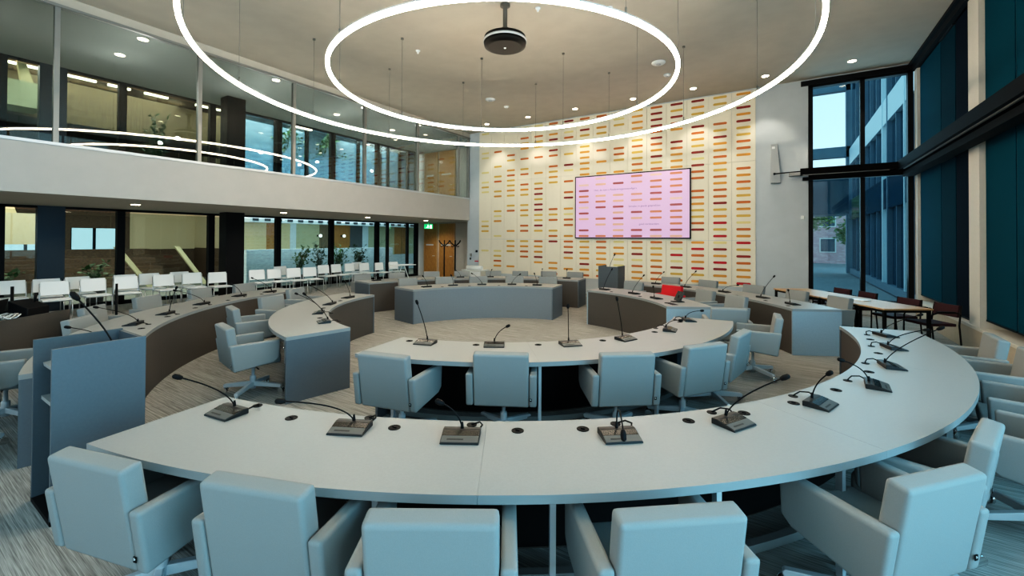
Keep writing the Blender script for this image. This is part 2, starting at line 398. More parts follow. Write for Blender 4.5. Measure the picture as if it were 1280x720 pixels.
# ------------------------------------------------------------------ slotted wall panelling
COLS = [
"1 0 0 0 1 1 0 0 1 0 1 2 1 0 0 0 0 0 1 2 2 0 0 0 1 0 0 0 0",
"0 0 0 0 4 0 0 2 0 2 4 0 2 3 0 0 2 1 3 0 0 1 0 0 1 2 4 3 0",
"0 0 0 0 0 4 2 0 3 4 2 2 3 2 0 2 4 0 0 0 3 0 2 3 2 0 0 3 0",
"1 0 4 2 3 0 4 0 2 4 0 4 3 2 0 2 3 2 0 4 4 0 2 3 4 4 0 0 3",
"1 0 4 2 2 0 4 0 0 3 0 2 4 5 2 5 5 2 2 5 2 0 4 3 3 5 3 0 0",
"4 0 3 5 0 5 4 0 4 2 3 2 0 0 0 0 4 2 4 0 2 4 5 0 0 0 3 3 4",
"5 0 1 4 0 0 2 0 5 1 0 4 0 4 5 0 3 1 4 4 0 3 4 4 5 3 0 3 0",
"4 0 5 2 0 2 3 3 3 3 3 0 1 5 4 4 1 5 2 0 5 4 2 3 3 3 5 3 4",
"4 0 3 2 0 0 4 0 3 0 3 1 2 0 2 4 5 0 4 2 0 4 4 4 3 3 3 2 4",
"3 1 2 0 3 0 4 4 2 0 3 0 5 0 2 2 5 2 5 2 2 4 1 3 3 1 1 4 0",
"2 3 3 3 2 2 4 2 2 4 3 4 3 0 3 3 0 5 2 0 5 5 4 3 5 1 4 3 3",
"4 5 5 5 4 5 4 3 5 2 4 1 4 4 5 4 0 4 4 0 5 2 4 2 3 3 4 4 4",
"5 2 5 4 3 0 5 4 3 3 3 4 4 4 5 1 5 4 4 4 5 2 4 1 6 1 5 2 4",
"5 3 2 0 5 4 3 2 5 1 5 4 4 0 4 4 3 2 2 4 5 0 3 6 4 3 6 2 3",
"2 2 4 0 4 2 5 3 3 4 3 2 4 3 4 4 5 2 3 6 2 6 1 5 3 6 5 3 3",
"3 2 5 3 5 2 2 4 4 3 0 4 3 4 3 2 4 3 2 1 4 3 6 2 5 4 3 3 6"]
COLS = [[int(c) for c in s.split()] for s in COLS]
PX0, PW, PZ0, PZ1 = -6.14, .594, .52, 6.03
SX0, SX1, SZ0, SZ1 = -2.01, 1.70, 1.87, 3.98
def capsule(bm, cx, y, cz, w, h, mi, n=6):
    r = h/2; pts = []
    for k in range(n+1): a = -PI/2+PI*k/n; pts.append((cx+w/2-r+r*math.cos(a), cz+r*math.sin(a)))
    for k in range(n+1): a = PI/2+PI*k/n; pts.append((cx-w/2+r+r*math.cos(a), cz+r*math.sin(a)))
    f = bm.faces.new([bm.verts.new((p[0], y, p[1])) for p in pts]); f.material_index = mi
    f.normal_update()
    if f.normal.y > 0: f.normal_flip()
pan = empty('slotted_wall_panelling', (PX0+8*PW, YB, PZ0))
tag(pan, 'cream acoustic panelling with rows of yellow, orange and red slots on the back wall', 'wall panelling')
for i, cs in enumerate(COLS):
    cx = PX0+PW*(i+.5)-pan.location.x
    bm = newbm()
    for z0, z1 in ((PZ0, 1.822), (1.83, 4.046), (4.054, PZ1)):
        add_box(bm, (cx-PW/2+.003, -.03, z0-PZ0), (cx+PW/2-.003, 0, z1-PZ0))
    for r, c in enumerate(cs):
        if c: capsule(bm, cx, -.0325, 5.957-.1907*r-PZ0, .36, .07, c)
    obj('panel_column', bm, [M['cream']]+[M['b%d' % k] for k in range(1, 7)], pan, fix=False)

scr = empty('display_screen', ((SX0+SX1)/2, YB-.035, SZ0)); tag(scr, 'wide black edged screen showing a pink picture of the slot pattern', 'screen')
hw, hh = (SX1-SX0)/2, SZ1-SZ0
bm = newbm(); add_box(bm, (-hw, -.05, 0), (hw, 0, hh)); obj('casing', bm, M['black'], scr)
bm = newbm(); add_box(bm, (-hw+.035, -.056, .035), (hw-.035, -.05, hh-.035))
for i, cs in enumerate(COLS):
    for r, c in enumerate(cs):
        x = PX0+PW*(i+.5); z = 5.957-.1907*r
        if c and SX0+.2 < x < SX1-.15 and SZ0+.06 < z < SZ1-.06: capsule(bm, x-scr.location.x, -.058, z-SZ0, .36, .065, c)
obj('picture', bm, [M['s%d' % k] for k in range(7)], scr, fix=False)
def text(s, x, y, z, size, m, parent, name='lettering', rot=(PI/2, 0, 0), align='LEFT'):
    cu = bpy.data.curves.new(name, 'FONT'); cu.body = s; cu.size = size; cu.align_x = align
    o = bpy.data.objects.new(name, cu); col.objects.link(o); o.parent = parent
    bpy.context.view_layer.update()
    me = bpy.data.meshes.new_from_object(o.evaluated_get(bpy.context.evaluated_depsgraph_get()))
    bpy.data.objects.remove(o); me.name = name
    o = bpy.data.objects.new(name, me); col.objects.link(o); o.parent = parent; me.materials.clear(); me.materials.append(m)
    o.location = (x, y, z); o.rotation_euler = rot; return o
text('Hier, de stem u Raadsvertegenwoordigers', -1.16, -.06, 5.957-.1907*13-SZ0-.03, .083, M['s_text'], scr)
text('beraden in goede gesprekken', .0, -.06, 5.957-.1907*16-SZ0-.03, .083, M['s_text'], scr)
text('goed verstaanders', .33, -.06, 5.957-.1907*19-SZ0-.03, .083, M['s_text'], scr)

# ------------------------------------------------------------------ ring lights
def ring_light(r, label, wires, off):
    e = empty('ring_pendant_light', (0, 0, 4.39)); tag(e, label, 'pendant light', 'ring lights over the desks')
    n = 160
    bm = newbm(); pts = [(r*math.cos(2*PI*k/n), r*math.sin(2*PI*k/n), 0) for k in range(n)]
    add_tube(bm, pts, .023, 8, closed=True); obj('light_tube', bm, M['ring'], e)
    bm = newbm(); add_sector(bm, r-.03, r+.03, 0, 360, .03, .05, n); obj('housing', bm, M['alu_white'], e)
    for k in range(wires):
        a = 2*PI*k/wires+off
        bm = newbm(); add_tube(bm, [(r*math.cos(a), r*math.sin(a), .05), (r*math.cos(a), r*math.sin(a), H-4.39)], .0035, 5)
        add_lathe(bm, [(.03, H-4.39-.03), (.03, H-4.39)], (r*math.cos(a), r*math.sin(a), 0), 10)
        add_lathe(bm, [(.012, .05), (.012, .13)], (r*math.cos(a), r*math.sin(a), 0), 8)
        obj('suspension_wire', bm, M['wire'], e)
ring_light(4.42, 'large glowing ring light hung on wires, the wider of the two circles', 14, R(9))
ring_light(2.77, 'smaller glowing ring light hung inside the wider circle', 9, R(14))

# hanging loudspeaker pod at the centre
e = empty('ceiling_camera_pod', (-.2, .35, 5.28)); tag(e, 'round dark pod on a pole hanging at the centre of the rings', 'ceiling pod')
bm = newbm(); add_lathe(bm, [(.30, .0), (.37, .03), (.385, .09)], n=40); add_lathe(bm, [(.385, .13), (.37, .19), (.2, .25), (.09, .27)], n=40); obj('pod_shell', bm, mat('pod black', '#0e0d0b', .6, spec=.2), e)
bm = newbm(); add_lathe(bm, [(.392, .09), (.392, .13)], n=40); obj('trim_band', bm, M['alu_white'], e)
bm = newbm(); add_lathe(bm, [(.075, .26), (.075, .35), (.04, .37), (.04, H-5.28-.04), (.09, H-5.28-.04), (.09, H-5.28)], n=20); obj('pole', bm, mat('pole grey', '#4b4842', .5), e)
bm = newbm(); add_ell(bm, (0, 0, 0), (.022, .022, .015)); obj('indicator_lens', bm, M['white_plastic'], e)

# ceiling downlights
def downlight(x, y, z, label, group, r=.075, lamp=None):
    e = empty('downlight', (x, y, z)); tag(e, label, 'downlight', group)
    bm = newbm(); add_lathe(bm, [(r+.018, -.012), (r+.018, 0)], n=18); obj('trim_ring', bm, M['white_plastic'], e)
    bm = newbm(); add_lathe(bm, [(r, -.018), (r, -.004)], n=18); obj('lens', bm, M['downlight'], e)
for i, x in enumerate((5.37, 3.62, 1.9, .22, -1.66, -3.42, -5.16)):
    downlight(x, 6.74, H, 'round ceiling spotlight above the back wall, %s from the window corner' % ORD[i], 'spotlights washing the back wall')
    l = bpy.data.lights.new('wall_wash_spot', 'SPOT'); l.energy = 110; l.spot_size = R(66); l.spot_blend = .5; l.color = (1, .9, .74); l.shadow_soft_size = .06
    o = bpy.data.objects.new('wall_wash_spot', l); col.objects.link(o); o.location = (x, 6.74, H-.06)
    d = Vector((x, 7.6, 3.0))-o.location; o.rotation_euler = d.to_track_quat('-Z', 'Y').to_euler()
for i, (x, y) in enumerate(((-7.55, -2.62), (-9.0, -2.61), (-7.48, .22), (-8.9, .26), (-7.47, 3.1), (-8.9, 3.1), (-7.5, 5.6), (-8.9, 5.6))):
    downlight(x, y, 6.1, 'round downlight in the glazed upper gallery, %s pair from the camera, %s row' % (ORD[i//2], ['inner', 'outer'][i % 2]), 'downlights of the upper gallery', .09)
for i, (x, y) in enumerate(((-8.6, -2.4), (-8.6, 1.1), (-8.6, 4.2), (-8.6, 7.2))):
    downlight(x, y, 2.6, 'flush downlight in the low soffit, %s along from the camera' % ORD[i], 'downlights in the low soffit', .08)
def detector(x, y, r, label):
    e = empty('smoke_detector', (x, y, H)); tag(e, label, 'detector')
    bm = newbm(); add_lathe(bm, [(r*.6, -.05), (r*.9, -.035), (r, -.02), (r, 0)], n=22); obj('housing', bm, M['white_plastic'], e)
    bm = newbm(); add_lathe(bm, [(r*.3, -.065), (r*.35, -.05)], n=16); obj('sensor', bm, M['alu_white'], e)
detector(-3.45, 4.52, .15, 'white round detector on the ceiling towards the oak doors')
detector(1.51, 4.43, .16, 'larger white round detector just inside the small ring, window side')
detector(-3.42, 5.37, .08, 'small white sensor on the ceiling towards the oak doors')
detector(1.51, 5.32, .09, 'small white sensor just inside the small ring, window side')
for i, (x, y) in enumerate(((.24, .77), (1.36, 1.45), (-2.9, .9))):
    e = empty('ceiling_nozzle', (x, y, H)); tag(e, 'tiny white nozzle on the ceiling %s' % ['right next to the hanging pod', 'between the pod and the window side', 'left of the pod towards the gallery'][i], 'nozzle')
    bm = newbm(); add_lathe(bm, [(.02, -.07), (.025, -.03), (.05, -.015), (.05, 0)], n=14); obj('nozzle_body', bm, M['white_plastic'], e)

# ------------------------------------------------------------------ curved desks
DZ = .74
def desk(name, label, r0, r1, a0, a1, legs=(), ends=(1, 1), grom=(), front=True, fm='desk_panel', em='end_panel', rail=False):
    am = (a0+a1)/2
    e = empty('curved_desk', (0, 0, 0)); tag(e, label, 'desk', 'curved desks of the two rings')
    segs = max(2, round(abs(a1-a0)*(r0+r1)/2*PI/180/1.9))
    bm = newbm(); st = (a1-a0)/segs; g = .006
    for k in range(segs): add_sector(bm, r0, r1, a0+st*k+g, a0+st*(k+1)-g, DZ-.04, DZ, 24, 0, 1)
    obj('desktop', bm, [M['desk_top'], M['desk_edge']], e)
    if front:
        bm = newbm()
        for k in range(segs): add_sector(bm, r0+.012, r0+.035, a0+st*k+.01, a0+st*(k+1)-.01, .0, DZ-.04, 24)
        obj('modesty_panel', bm, M[fm], e)
        bm = newbm(); add_sector(bm, r0+.04, r0+.05, a0+1, a1-1, .02, DZ-.04, 40); obj('shade_backing', bm, M['black'], e)  # black sheet standing in for the shade under the desk
    t = math.degrees(.03/r1)
    for s, a in ((0, a0), (1, a1)):
        if ends[s]:
            bm = newbm(); sg = 1 if s == 0 else -1
            aa = sorted((a-sg*t*.02, a+sg*t)); add_sector(bm, r0+.002, r1-(.002 if ends[s] == 1 else .3), aa[0], aa[1], 0, DZ-.04, 2)
            obj('end_panel', bm, M[em], e)
    for a in legs:
        c, s = math.cos(R(a)), math.sin(R(a)); rl = r1-.16
        T = Matrix.Translation((rl*c, rl*s, 0)) @ Matrix.Rotation(R(a), 4, 'Z')
        bm = newbm(); add_box(bm, (-.018, -.014, 0), (.018, .014, DZ-.04), T); obj('leg', bm, M['alu_white'], e)
    bm = newbm(); add_sector(bm, r0+.14, r0+.3, a0+3, a1-3, DZ-.14, DZ-.12, 30); obj('cable_tray', bm, M['black'], e)
    if rail:
        bm = newbm(); add_sector(bm, r0+.3, r0+.35, a0+2, a1-2, .04, .09, 50); obj('foot_rail', bm, M['grey_metal'], e)
    for a in grom:
        c, s = math.cos(R(a)), math.sin(R(a)); rg = r0+.13
        bm = newbm(); add_lathe(bm, [(.036, DZ-.03), (.036, DZ+.003), (.03, DZ+.0045), (.026, DZ+.001)], (rg*c, rg*s, 0), 18)
        add_box(bm, (rg*c-.012, rg*s-.004, DZ), (rg*c+.012, rg*s+.004, DZ+.008)); obj('cable_grommet', bm, M['black'], e)
    return e
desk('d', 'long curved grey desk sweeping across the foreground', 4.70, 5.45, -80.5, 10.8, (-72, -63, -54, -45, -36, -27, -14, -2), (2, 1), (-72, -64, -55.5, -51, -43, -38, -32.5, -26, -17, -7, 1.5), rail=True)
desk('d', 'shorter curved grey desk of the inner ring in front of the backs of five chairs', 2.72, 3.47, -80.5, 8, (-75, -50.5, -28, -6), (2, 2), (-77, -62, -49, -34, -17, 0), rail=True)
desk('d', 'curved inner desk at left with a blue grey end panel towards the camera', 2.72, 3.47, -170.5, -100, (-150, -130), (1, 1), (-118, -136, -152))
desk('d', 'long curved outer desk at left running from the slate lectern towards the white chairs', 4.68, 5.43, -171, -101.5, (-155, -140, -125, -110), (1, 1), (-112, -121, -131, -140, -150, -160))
desk('d', 'curved inner desk below the screen with a daylight toned front', 2.72, 3.47, 98.5, 168, (115, 140, 155), (1, 1), (112, 125, 139, 152), fm='front_daylit')
desk('d', 'curved inner desk with a dark brown front near the red chair', 2.72, 3.47, 28.5, 81, (40, 60), (1, 1), (36, 54, 70), em='end_daylit')
desk('d', 'curved outer desk with a daylit end panel near the wooden tables', 4.68, 5.43, 28, 82, (40, 60), (1, 1), (32, 39, 48, 60, 70), em='end_daylit')
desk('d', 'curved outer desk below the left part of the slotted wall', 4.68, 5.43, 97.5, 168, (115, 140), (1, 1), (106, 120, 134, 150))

# ------------------------------------------------------------------ lecterns
def lectern(loc, rz, label, w=.47, d=.64, h=1.12):
    e = empty('lectern', loc, rz); tag(e, label, 'lectern')
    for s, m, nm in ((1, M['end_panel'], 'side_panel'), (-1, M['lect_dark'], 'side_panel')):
        x0 = w/2-.025 if s > 0 else -w/2
        bm = newbm(); add_box(bm, (x0, 0, 0), (x0+.025, d, h), bevel=.003); obj(nm, bm, m, e)
    bm = newbm(); add_box(bm, (-w/2+.025, d-.025, 0), (w/2-.025, d, h-.01)); obj('front_panel', bm, M['lect_dark'], e)
    bm = newbm(); add_box(bm, (-w/2+.025, .05, .93), (w/2-.025, d-.025, .955), Matrix.Translation((0, .05, .93)) @ Matrix.Rotation(R(8), 4, 'X') @ Matrix.Translation((0, -.05, -.93))); obj('reading_top', bm, M['desk_top'], e)
    bm = newbm(); add_box(bm, (-w/2+.025, .04, .70), (w/2-.025, d-.025, .725)); obj('shelf', bm, M['desk_top'], e)
    bm = newbm(); add_box(bm, (-w/2+.03, .12, .03), (w/2-.025, d-.03, .66)); obj('rack_cabinet', bm, M['black'], e)
    bm = newbm(); add_box(bm, (-w/2+.05, .10, .03), (-w/2+.11, .125, .66))
    for z in (.12, .52): add_ell(bm, (-w/2+.08, .098, z), (.012, .008, .012), 8)
    obj('rack_rail', bm, M['grey_metal'], e)
    bm = newbm(); add_box(bm, (-w/2, 0, 0), (w/2, d, .03)); obj('plinth', bm, M['black'], e)
    return e
lectern((-.14, -5.36, 0), 0, 'slate blue lectern with open shelves between the foreground desk and left desk', .5, .48, 1.12)
lectern((-.05, 5.95, 0), R(180), 'dark grey lectern standing in front of the slotted wall', .56, .6, 1.1)

# ------------------------------------------------------------------ office armchairs
def make_armchair(fab, name='conference_armchair'):
    e = empty(name, (0, 0, 0))
    rec = Matrix.Translation((0, -.225, .36)) @ Matrix.Rotation(R(9), 4, 'X')
    bm = newbm(); add_box(bm, (-.245, -.045, 0), (.245, .05, .485), rec, .022, 3); smooth_bevel(obj('backrest', bm, fab, e))
    for s in (-1, 1):
        prof = [(-.275, .36), (.13, .40), (.19, .44), (.2, .655), (-.318, .655)]
        x0, x1 = (.249, .313) if s > 0 else (-.313, -.249)
        bm = newbm(); add_prism(bm, prof, 'x', x0, x1, None, .02, 3); smooth_bevel(obj('armrest', bm, fab, e))
    bm = newbm(); add_box(bm, (-.245, -.19, .37), (.245, .23, .475), None, .025, 3); smooth_bevel(obj('seat', bm, fab, e))
    bm = newbm(); add_lathe(bm, [(.033, .06), (.033, .2), (.03, .21), (.018, .215), (.018, .345)], n=14); add_box(bm, (-.09, -.12, .335), (.09, .12, .372)); obj('column', bm, M['alu_white'], e)
    bm = newbm(); add_tube(bm, [(.05, 0, .34), (.17, .0, .325), (.2, 0, .325)], .008, 6); obj('tilt_lever', bm, M['black'], e)
    for k in range(4):
        a = PI/4+k*PI/2; T = Matrix.Rotation(a, 4, 'Z')
        bm = newbm(); add_prism(bm, [(.02, .09), (.33, .07), (.34, .095), (.33, .11), (.02, .145)], 'y', -.02, .02, T, .004, 1)
        lg = obj('leg', bm, M['alu_white'], e)
        bm = newbm()
        for q in (-.018, .018): add_lathe(bm, [(.033, -.01), (.033, .01)], (0, 0, 0), 14, T @ Matrix.Translation((.33, q, .034)) @ Matrix.Rotation(PI/2, 4, 'X'))
        add_tube(bm, [(.33, 0, .034), (.33, 0, .075)], .009, 6, T); obj('caster', bm, M['chrome'], lg)
    bm = newbm(); add_box(bm, (.252, -.292, .42), (.272, -.289, .445), None, 0)
    add_box(bm, (.258, -.2935, .43), (.261, -.2915, .441), None, 0, mi=1); add_box(bm, (.258, -.2935, .433), (.267, -.2915, .436), None, 0, mi=1)
    obj('fabric_tag', bm, [M['black'], M['white_plastic']], e)
    return e
CH = []
proto = {'g': None, 'r': None}
def armchair(x, y, face, label, group, kind='g'):
    if proto[kind] is None:
        proto[kind] = make_armchair(M['fabric'] if kind == 'g' else M['red_fabric']); o = proto[kind]
    else: o = copy_tree(proto[kind])
    o.location = (x, y, 0); o.rotation_euler = (0, 0, R(face-90)); tag(o, label, 'armchair', group)
    return o
def chair_back(x, y, wa, label, group, kind='g'):
    """x, y: middle of the top rear edge of the back; wa: direction of the back's width"""
    f = wa+90; armchair(x+.335*math.cos(R(f)), y+.335*math.sin(R(f)), f, label, group, kind)
def chair_pol(a, r, dev, label, group, kind='g'):
    armchair(r*math.cos(R(a)), r*math.sin(R(a)), a+180+dev, label, group, kind)
G1 = 'armchairs along the foreground desk'
chair_back(1.40, -5.50, 16, 'pale grey armchair nearest the slate lectern, seen from behind at lower left', G1)
chair_back(2.22, -5.20, 20, 'pale grey armchair seen from behind, second from the lectern along the foreground desk', G1)
chair_back(2.97, -4.96, 32.5, 'pale grey armchair seen straight from behind at the bottom middle of the picture', G1)
chair_back(3.72, -4.44, 39, 'pale grey armchair seen from behind, right of the bottom middle, left arm beside dark gap', G1)
chair_back(4.60, -3.57, 49, 'pale grey armchair turned to show its seat, at the lower right of the foreground desk', G1)
chair_back(4.96, -2.82, 70, 'pale grey armchair with blue lit back tucked in right of the one showing its seat', G1)
chair_pol(-20.5, 5.72, 0, 'pale grey armchair cut by the right picture edge, showing arm and column base', G1)
chair_pol(-11.3, 5.68, 0, 'pale grey armchair beyond the right picture edge, only two stacked arms showing', G1)
chair_pol(-2.2, 5.62, -3, 'pale grey armchair at the right edge below the window sill, arms showing', G1)
chair_pol(5.2, 5.62, -8, 'pale grey armchair at the far right end of the foreground desk, back against the sill', G1)
G2 = 'armchairs along the inner front desk'
chair_back(1.12, -3.58, 14, 'pale grey armchair at the left end of the inner front desk', G2)
chair_back(1.95, -2.98, 28, 'pale grey armchair second along the inner front desk, beside a desk leg', G2)
chair_back(2.88, -2.36, 37.5, 'pale grey armchair third along the inner front desk, turned with left arm showing', G2)
chair_back(3.42, -1.62, 55, 'pale grey armchair fourth along the inner front desk, turned to the left', G2)
chair_back(3.67, -.80, 80, 'pale grey armchair fifth along the inner front desk, seen nearly edge on', G2)
armchair(3.66, .64, 184, 'pale grey armchair in profile facing left on the carpet at right', G2)
chair_back(3.35, .95, 15, 'pale grey armchair with blue lit back behind the right tip of the inner desk', G2)
G3 = 'armchairs along the inner left desk'
armchair(-1.27, -3.43, 79, 'pale grey armchair in profile on four casters beside the inner left desk', G3)
chair_pol(-133, 3.76, 29, 'pale grey armchair second along the inner left desk, back and one arm showing', G3)
chair_pol(-147.5, 3.7, -16, 'pale grey armchair third along the inner left desk, tucked in', G3)
chair_pol(-165, 4.05, 10, 'pale grey armchair at the far end of the inner left desk', G3)
G4 = 'armchairs along the outer left desk'
for i, (a, r, dv) in enumerate(((-106.5, 5.85, -6), (-115.5, 5.75, 4), (-126.5, 5.3, -8), (-137, 5.72, 5), (-147.5, 5.78, -3), (-158.5, 5.8, 3), (-167.5, 5.75, 0))):
    chair_pol(a, r, dv, ['pale grey armchair at the left picture edge behind the slate lectern', 'pale grey armchair at the left picture edge, second behind the lectern', 'pale grey armchair turned sideways between the dark control desk and the outer left desk', 'pale grey armchair facing us, fourth along the outer left desk', 'pale grey armchair facing us, fifth along the outer left desk', 'pale grey armchair facing us, sixth along the outer left desk, left of the black column', 'pale grey armchair at the far end of the outer left desk, right of the column'][i], G4)
G5 = 'armchairs along the inner back desk'
for i, (a, r, dv) in enumerate(((157, 4.0, 3), (144.5, 3.95, -3), (132, 3.95, 2), (119, 3.95, 0), (107, 3.95, -2))):
    chair_pol(a, r, dv, 'pale grey armchair facing us behind the inner back desk, %s from its left end' % ORD[i], G5)
G6 = 'armchairs along the inner right desk'
chair_pol(76, 3.95, 0, 'pale grey armchair at the far end of the inner desk with the dark brown front', G6)
chair_pol(62, 3.95, 4, 'bright red armchair behind the inner desk with the dark brown front', G6, 'r')
chair_pol(51, 3.98, -5, 'pale grey armchair immediately right of the red armchair', G6)
chair_pol(39, 3.98, 6, 'pale grey armchair second to the right of the red armchair', G6)
G7 = 'armchairs along the outer right desk'
for i, (a, r, dv) in enumerate(((76, 5.85, 3), (66.5, 5.8, -3), (55, 5.75, 2), (45.5, 5.75, -3), (36.5, 5.75, -2))):
    chair_pol(a, r, dv, 'pale grey armchair facing us behind the outer right desk, %s from the slotted wall' % ORD[i], G7)
G8 = 'armchairs along the outer back desk'
for i, (a, r, dv) in enumerate(((163, 5.85, 0), (153.5, 5.85, 3), (144, 5.9, -4), (135, 5.9, 2), (126, 5.85, 0), (118, 5.85, 4), (110, 5.9, 0), (102.5, 5.9, -3))):
    chair_pol(a, r, dv, 'pale grey armchair facing us behind the outer back desk, %s from its left end' % ORD[i], G8)

# ------------------------------------------------------------------ gooseneck microphones
def microphone(bx, by, yaw, head, label, group, cable=True, droop=False):
    """bx, by: centre of the foot on the desk; head: world point of the microphone tip"""
    e = empty('gooseneck_microphone', (bx, by, DZ), yaw); tag(e, label, 'microphone', group)
    L = Matrix.Rotation(-yaw, 4, 'Z')
    bm = newbm()
    # wedge: local -Y faces the seated user
    prof = [(-.075, 0), (.075, 0), (.075, .034), (.04, .037), (-.075, .008)]
    add_prism(bm, prof, 'x', -.105, .105, None, .003, 1)
    o = obj('base_unit', bm, [M['mic_body']], e)
    sl = Matrix.Translation((0, -.075, .0085)) @ Matrix.Rotation(math.atan2(.029, .115), 4, 'X')
    bm = newbm(); add_box(bm, (-.1, .006, 0), (.1, .058, .0025), sl); obj('key_strip', bm, M['mic_strip'], e)
    bm = newbm(); add_box(bm, (-.07, .024, .0025), (.02, .034, .0032), sl); obj('key_row', bm, M['mic_body'], e)
    bm = newbm(); add_box(bm, (-.1, .06, 0), (.1, .1, .0025), sl); obj('glossy_strip', bm, M['black_gloss'], e)
    s = Vector((0, .05, .035)); h = L @ (Vector(head)-Vector((bx, by, DZ)))
    up = Vector((0, 0, 1)); D = h-s
    k = s+up*min(.07, max(.03, D.z*.3)) if not droop else s+up*.09+D*.15
    pts = []
    N = 14
    if droop:
        c1 = s+up*.2; c2 = s+up*.16+Vector((D.x, D.y, 0))*.9
        for i in range(N+1):
            t = i/N; pts.append((1-t)**3*s+3*(1-t)**2*t*c1+3*(1-t)*t*t*c2+t**3*h)
    else:
        c1 = s+up*.1
        for i in range(N+1):
            t = i/N; pts.append((1-t)**2*s+2*(1-t)*t*(c1+(h-c1)*.12)+t*t*h)
    bm = newbm(); add_tube(bm, [s-up*.01, s+up*.035], [.011, .006], 8); add_tube(bm, pts, .0042, 6); obj('gooseneck', bm, M['black'], e)
    d = (pts[-1]-pts[-2]).normalized()
    bm = newbm(); add_tube(bm, [h-d*.035, h-d*.03, h-d*.012, h+d*.012, h+d*.02], [.006, .011, .0155, .014, .006], 10); obj('microphone_head', bm, M['black'], e)
    if cable:
        bm = newbm(); add_tube(bm, [(.09, .06, .02), (.11, .1, .035), (.09, .15, .03), (.06, .17, .012), (.04, .175, .004)], .005, 6)
        add_lathe(bm, [(.03, .0), (.03, .004)], (.04, .175, 0), 14); obj('cable', bm, M['black'], e)
    return e
def mic_pol(r, a, head, label, group, dev=0, **k):
    x, y = r*math.cos(R(a)), r*math.sin(R(a))
    microphone(x, y, R(a+90+dev), head, label, group, **k)
g = 'microphones on the foreground desk'
FO = [(4.91, -77.0, (1.05, -5.03, 1.03), -6), (4.9, -66.8, (1.72, -4.80, .955), 4), (4.93, -59.2, (2.40, -4.28, .93), 0), (4.96, -49.0, (3.35, -3.98, .86), -2), (4.94, -40.3, (4.03, -3.20, 1.07), 12), (4.93, -31.0, (4.27, -2.62, .985), 12), (4.97, -21.9, (4.38, -1.95, .93), 18), (4.94, -13.1, (5.09, -1.27, 1.14), 22), (4.97, -2.9, (5.17, -.45, .99), 20), (5.03, 5.3, (5.27, .27, 1.04), 24)]
lb = ['its head leaning left over the carpet', 'its head leaning low to the left', 'dark neck hidden against the shadow', 'its short neck drooping to the desk', 'its neck leaning up to the right', 'neck short and upright', 'neck bent towards the left', 'long neck leaning to the right', 'neck bent right towards the sill', 'at the far right end']
for i, (r, a, h, dv) in enumerate(FO):
    mic_pol(r, a, h, 'gooseneck microphone on the foreground desk, %s from left, %s' % (ORD[i], lb[i]), g, dv, droop=(i == 3))
g = 'microphones on the inner front desk'
FI = [(2.9, -72.7, (.843, -2.876, 1.19)), (2.88, -58.2, (1.66, -2.40, .955)), (2.92, -42.5, (2.159, -2.05, 1.16)), (2.92, -28.8, (2.489, -1.508, 1.2)), (2.93, -12.5, (2.98, -.60, .87)), (2.94, 3.3, (3.12, .05, .91))]
lb = ['neck nearly upright', 'neck bent to the right', 'upright thin neck', 'tall neck leaning left', 'low bent neck', 'at the right tip']
for i, (r, a, h) in enumerate(FI):
    mic_pol(r, a, h, 'gooseneck microphone on the inner front desk, %s from left, %s' % (ORD[i], lb[i]), g, (0, 0, 0, 6, 18, 22)[i], cable=i > 3)
g = 'microphones on the inner left desk'
LI = [(2.86, -111.1, (-1.049, -2.934, 1.14)), (2.86, -126.4, (-1.715, -2.637, 1.062)), (2.87, -144.0, (-2.329, -2.042, 1.09)), (2.92, -159.6, (-2.785, -1.05, 1.04))]
for i, (r, a, h) in enumerate(LI):
    mic_pol(r, a, h, 'black gooseneck microphone on the inner left desk, %s from its near end' % ORD[i], g, -5, cable=i < 2)
g = 'microphones on the outer left desk'
LO = [(4.99, -124.9, (-2.768, -4.469, 1.017)), (4.94, -133.8, (-3.205, -3.51, 1.13)), (4.95, -144.6, (-3.943, -3.275, 1.016)), (5.01, -156.1, (-4.6, -2.16, .98)), (4.93, -163.8, (-4.644, -1.768, 1.06))]
for i, (r, a, h) in enumerate(LO):
    mic_pol(r, a, h, 'black gooseneck microphone on the outer left desk, %s beyond the slate lectern' % ORD[i], g, -4)
mic_pol(5.0, -111, (-1.72, -4.92, .98), 'black gooseneck microphone on the outer left desk, half hidden by the lectern', g, 0)
g = 'microphones on the inner back desk'
BI = [(3.0, 158.4, (-2.80, 1.0, 1.0)), (3.0, 146.1, (-2.5, 1.62, .99)), (3.02, 132.8, (-2.2, 2.02, 1.02)), (3.05, 119.0, (-1.28, 2.72, 1.0)), (3.02, 107.4, (-.93, 2.78, 1.03))]
for i, (r, a, h) in enumerate(BI):
    mic_pol(r, a, h, 'black gooseneck microphone on the inner back desk, %s from its left end' % ORD[i], g, cable=False)
g = 'microphones on the inner right desk'
RI = [(3.05, 76.1, (.946, 2.798, 1.21)), (3.02, 60.9, (1.706, 2.469, 1.14)), (2.96, 46.9, (2.0, 2.0, .98))]
for i, (r, a, h) in enumerate(RI):
    mic_pol(r, a, h, 'gooseneck microphone on the dark brown fronted inner desk, %s from its far end' % ORD[i], g, cable=False)
g = 'microphones on the outer right desk'
RO = [(5.07, 74.4, (1.58, 4.7, 1.06)), (5.0, 65.0, (2.363, 4.293, 1.137)), (4.99, 53.5, (3.23, 3.85, .92)), (5.04, 43.0, (3.871, 3.22, 1.18)), (4.99, 33.8, (4.08, 2.6, 1.0))]
for i, (r, a, h) in enumerate(RO):
    mic_pol(r, a, h, 'black gooseneck microphone on the outer right desk, %s from the slotted wall' % ORD[i], g, cable=False)
g = 'microphones on the outer back desk'
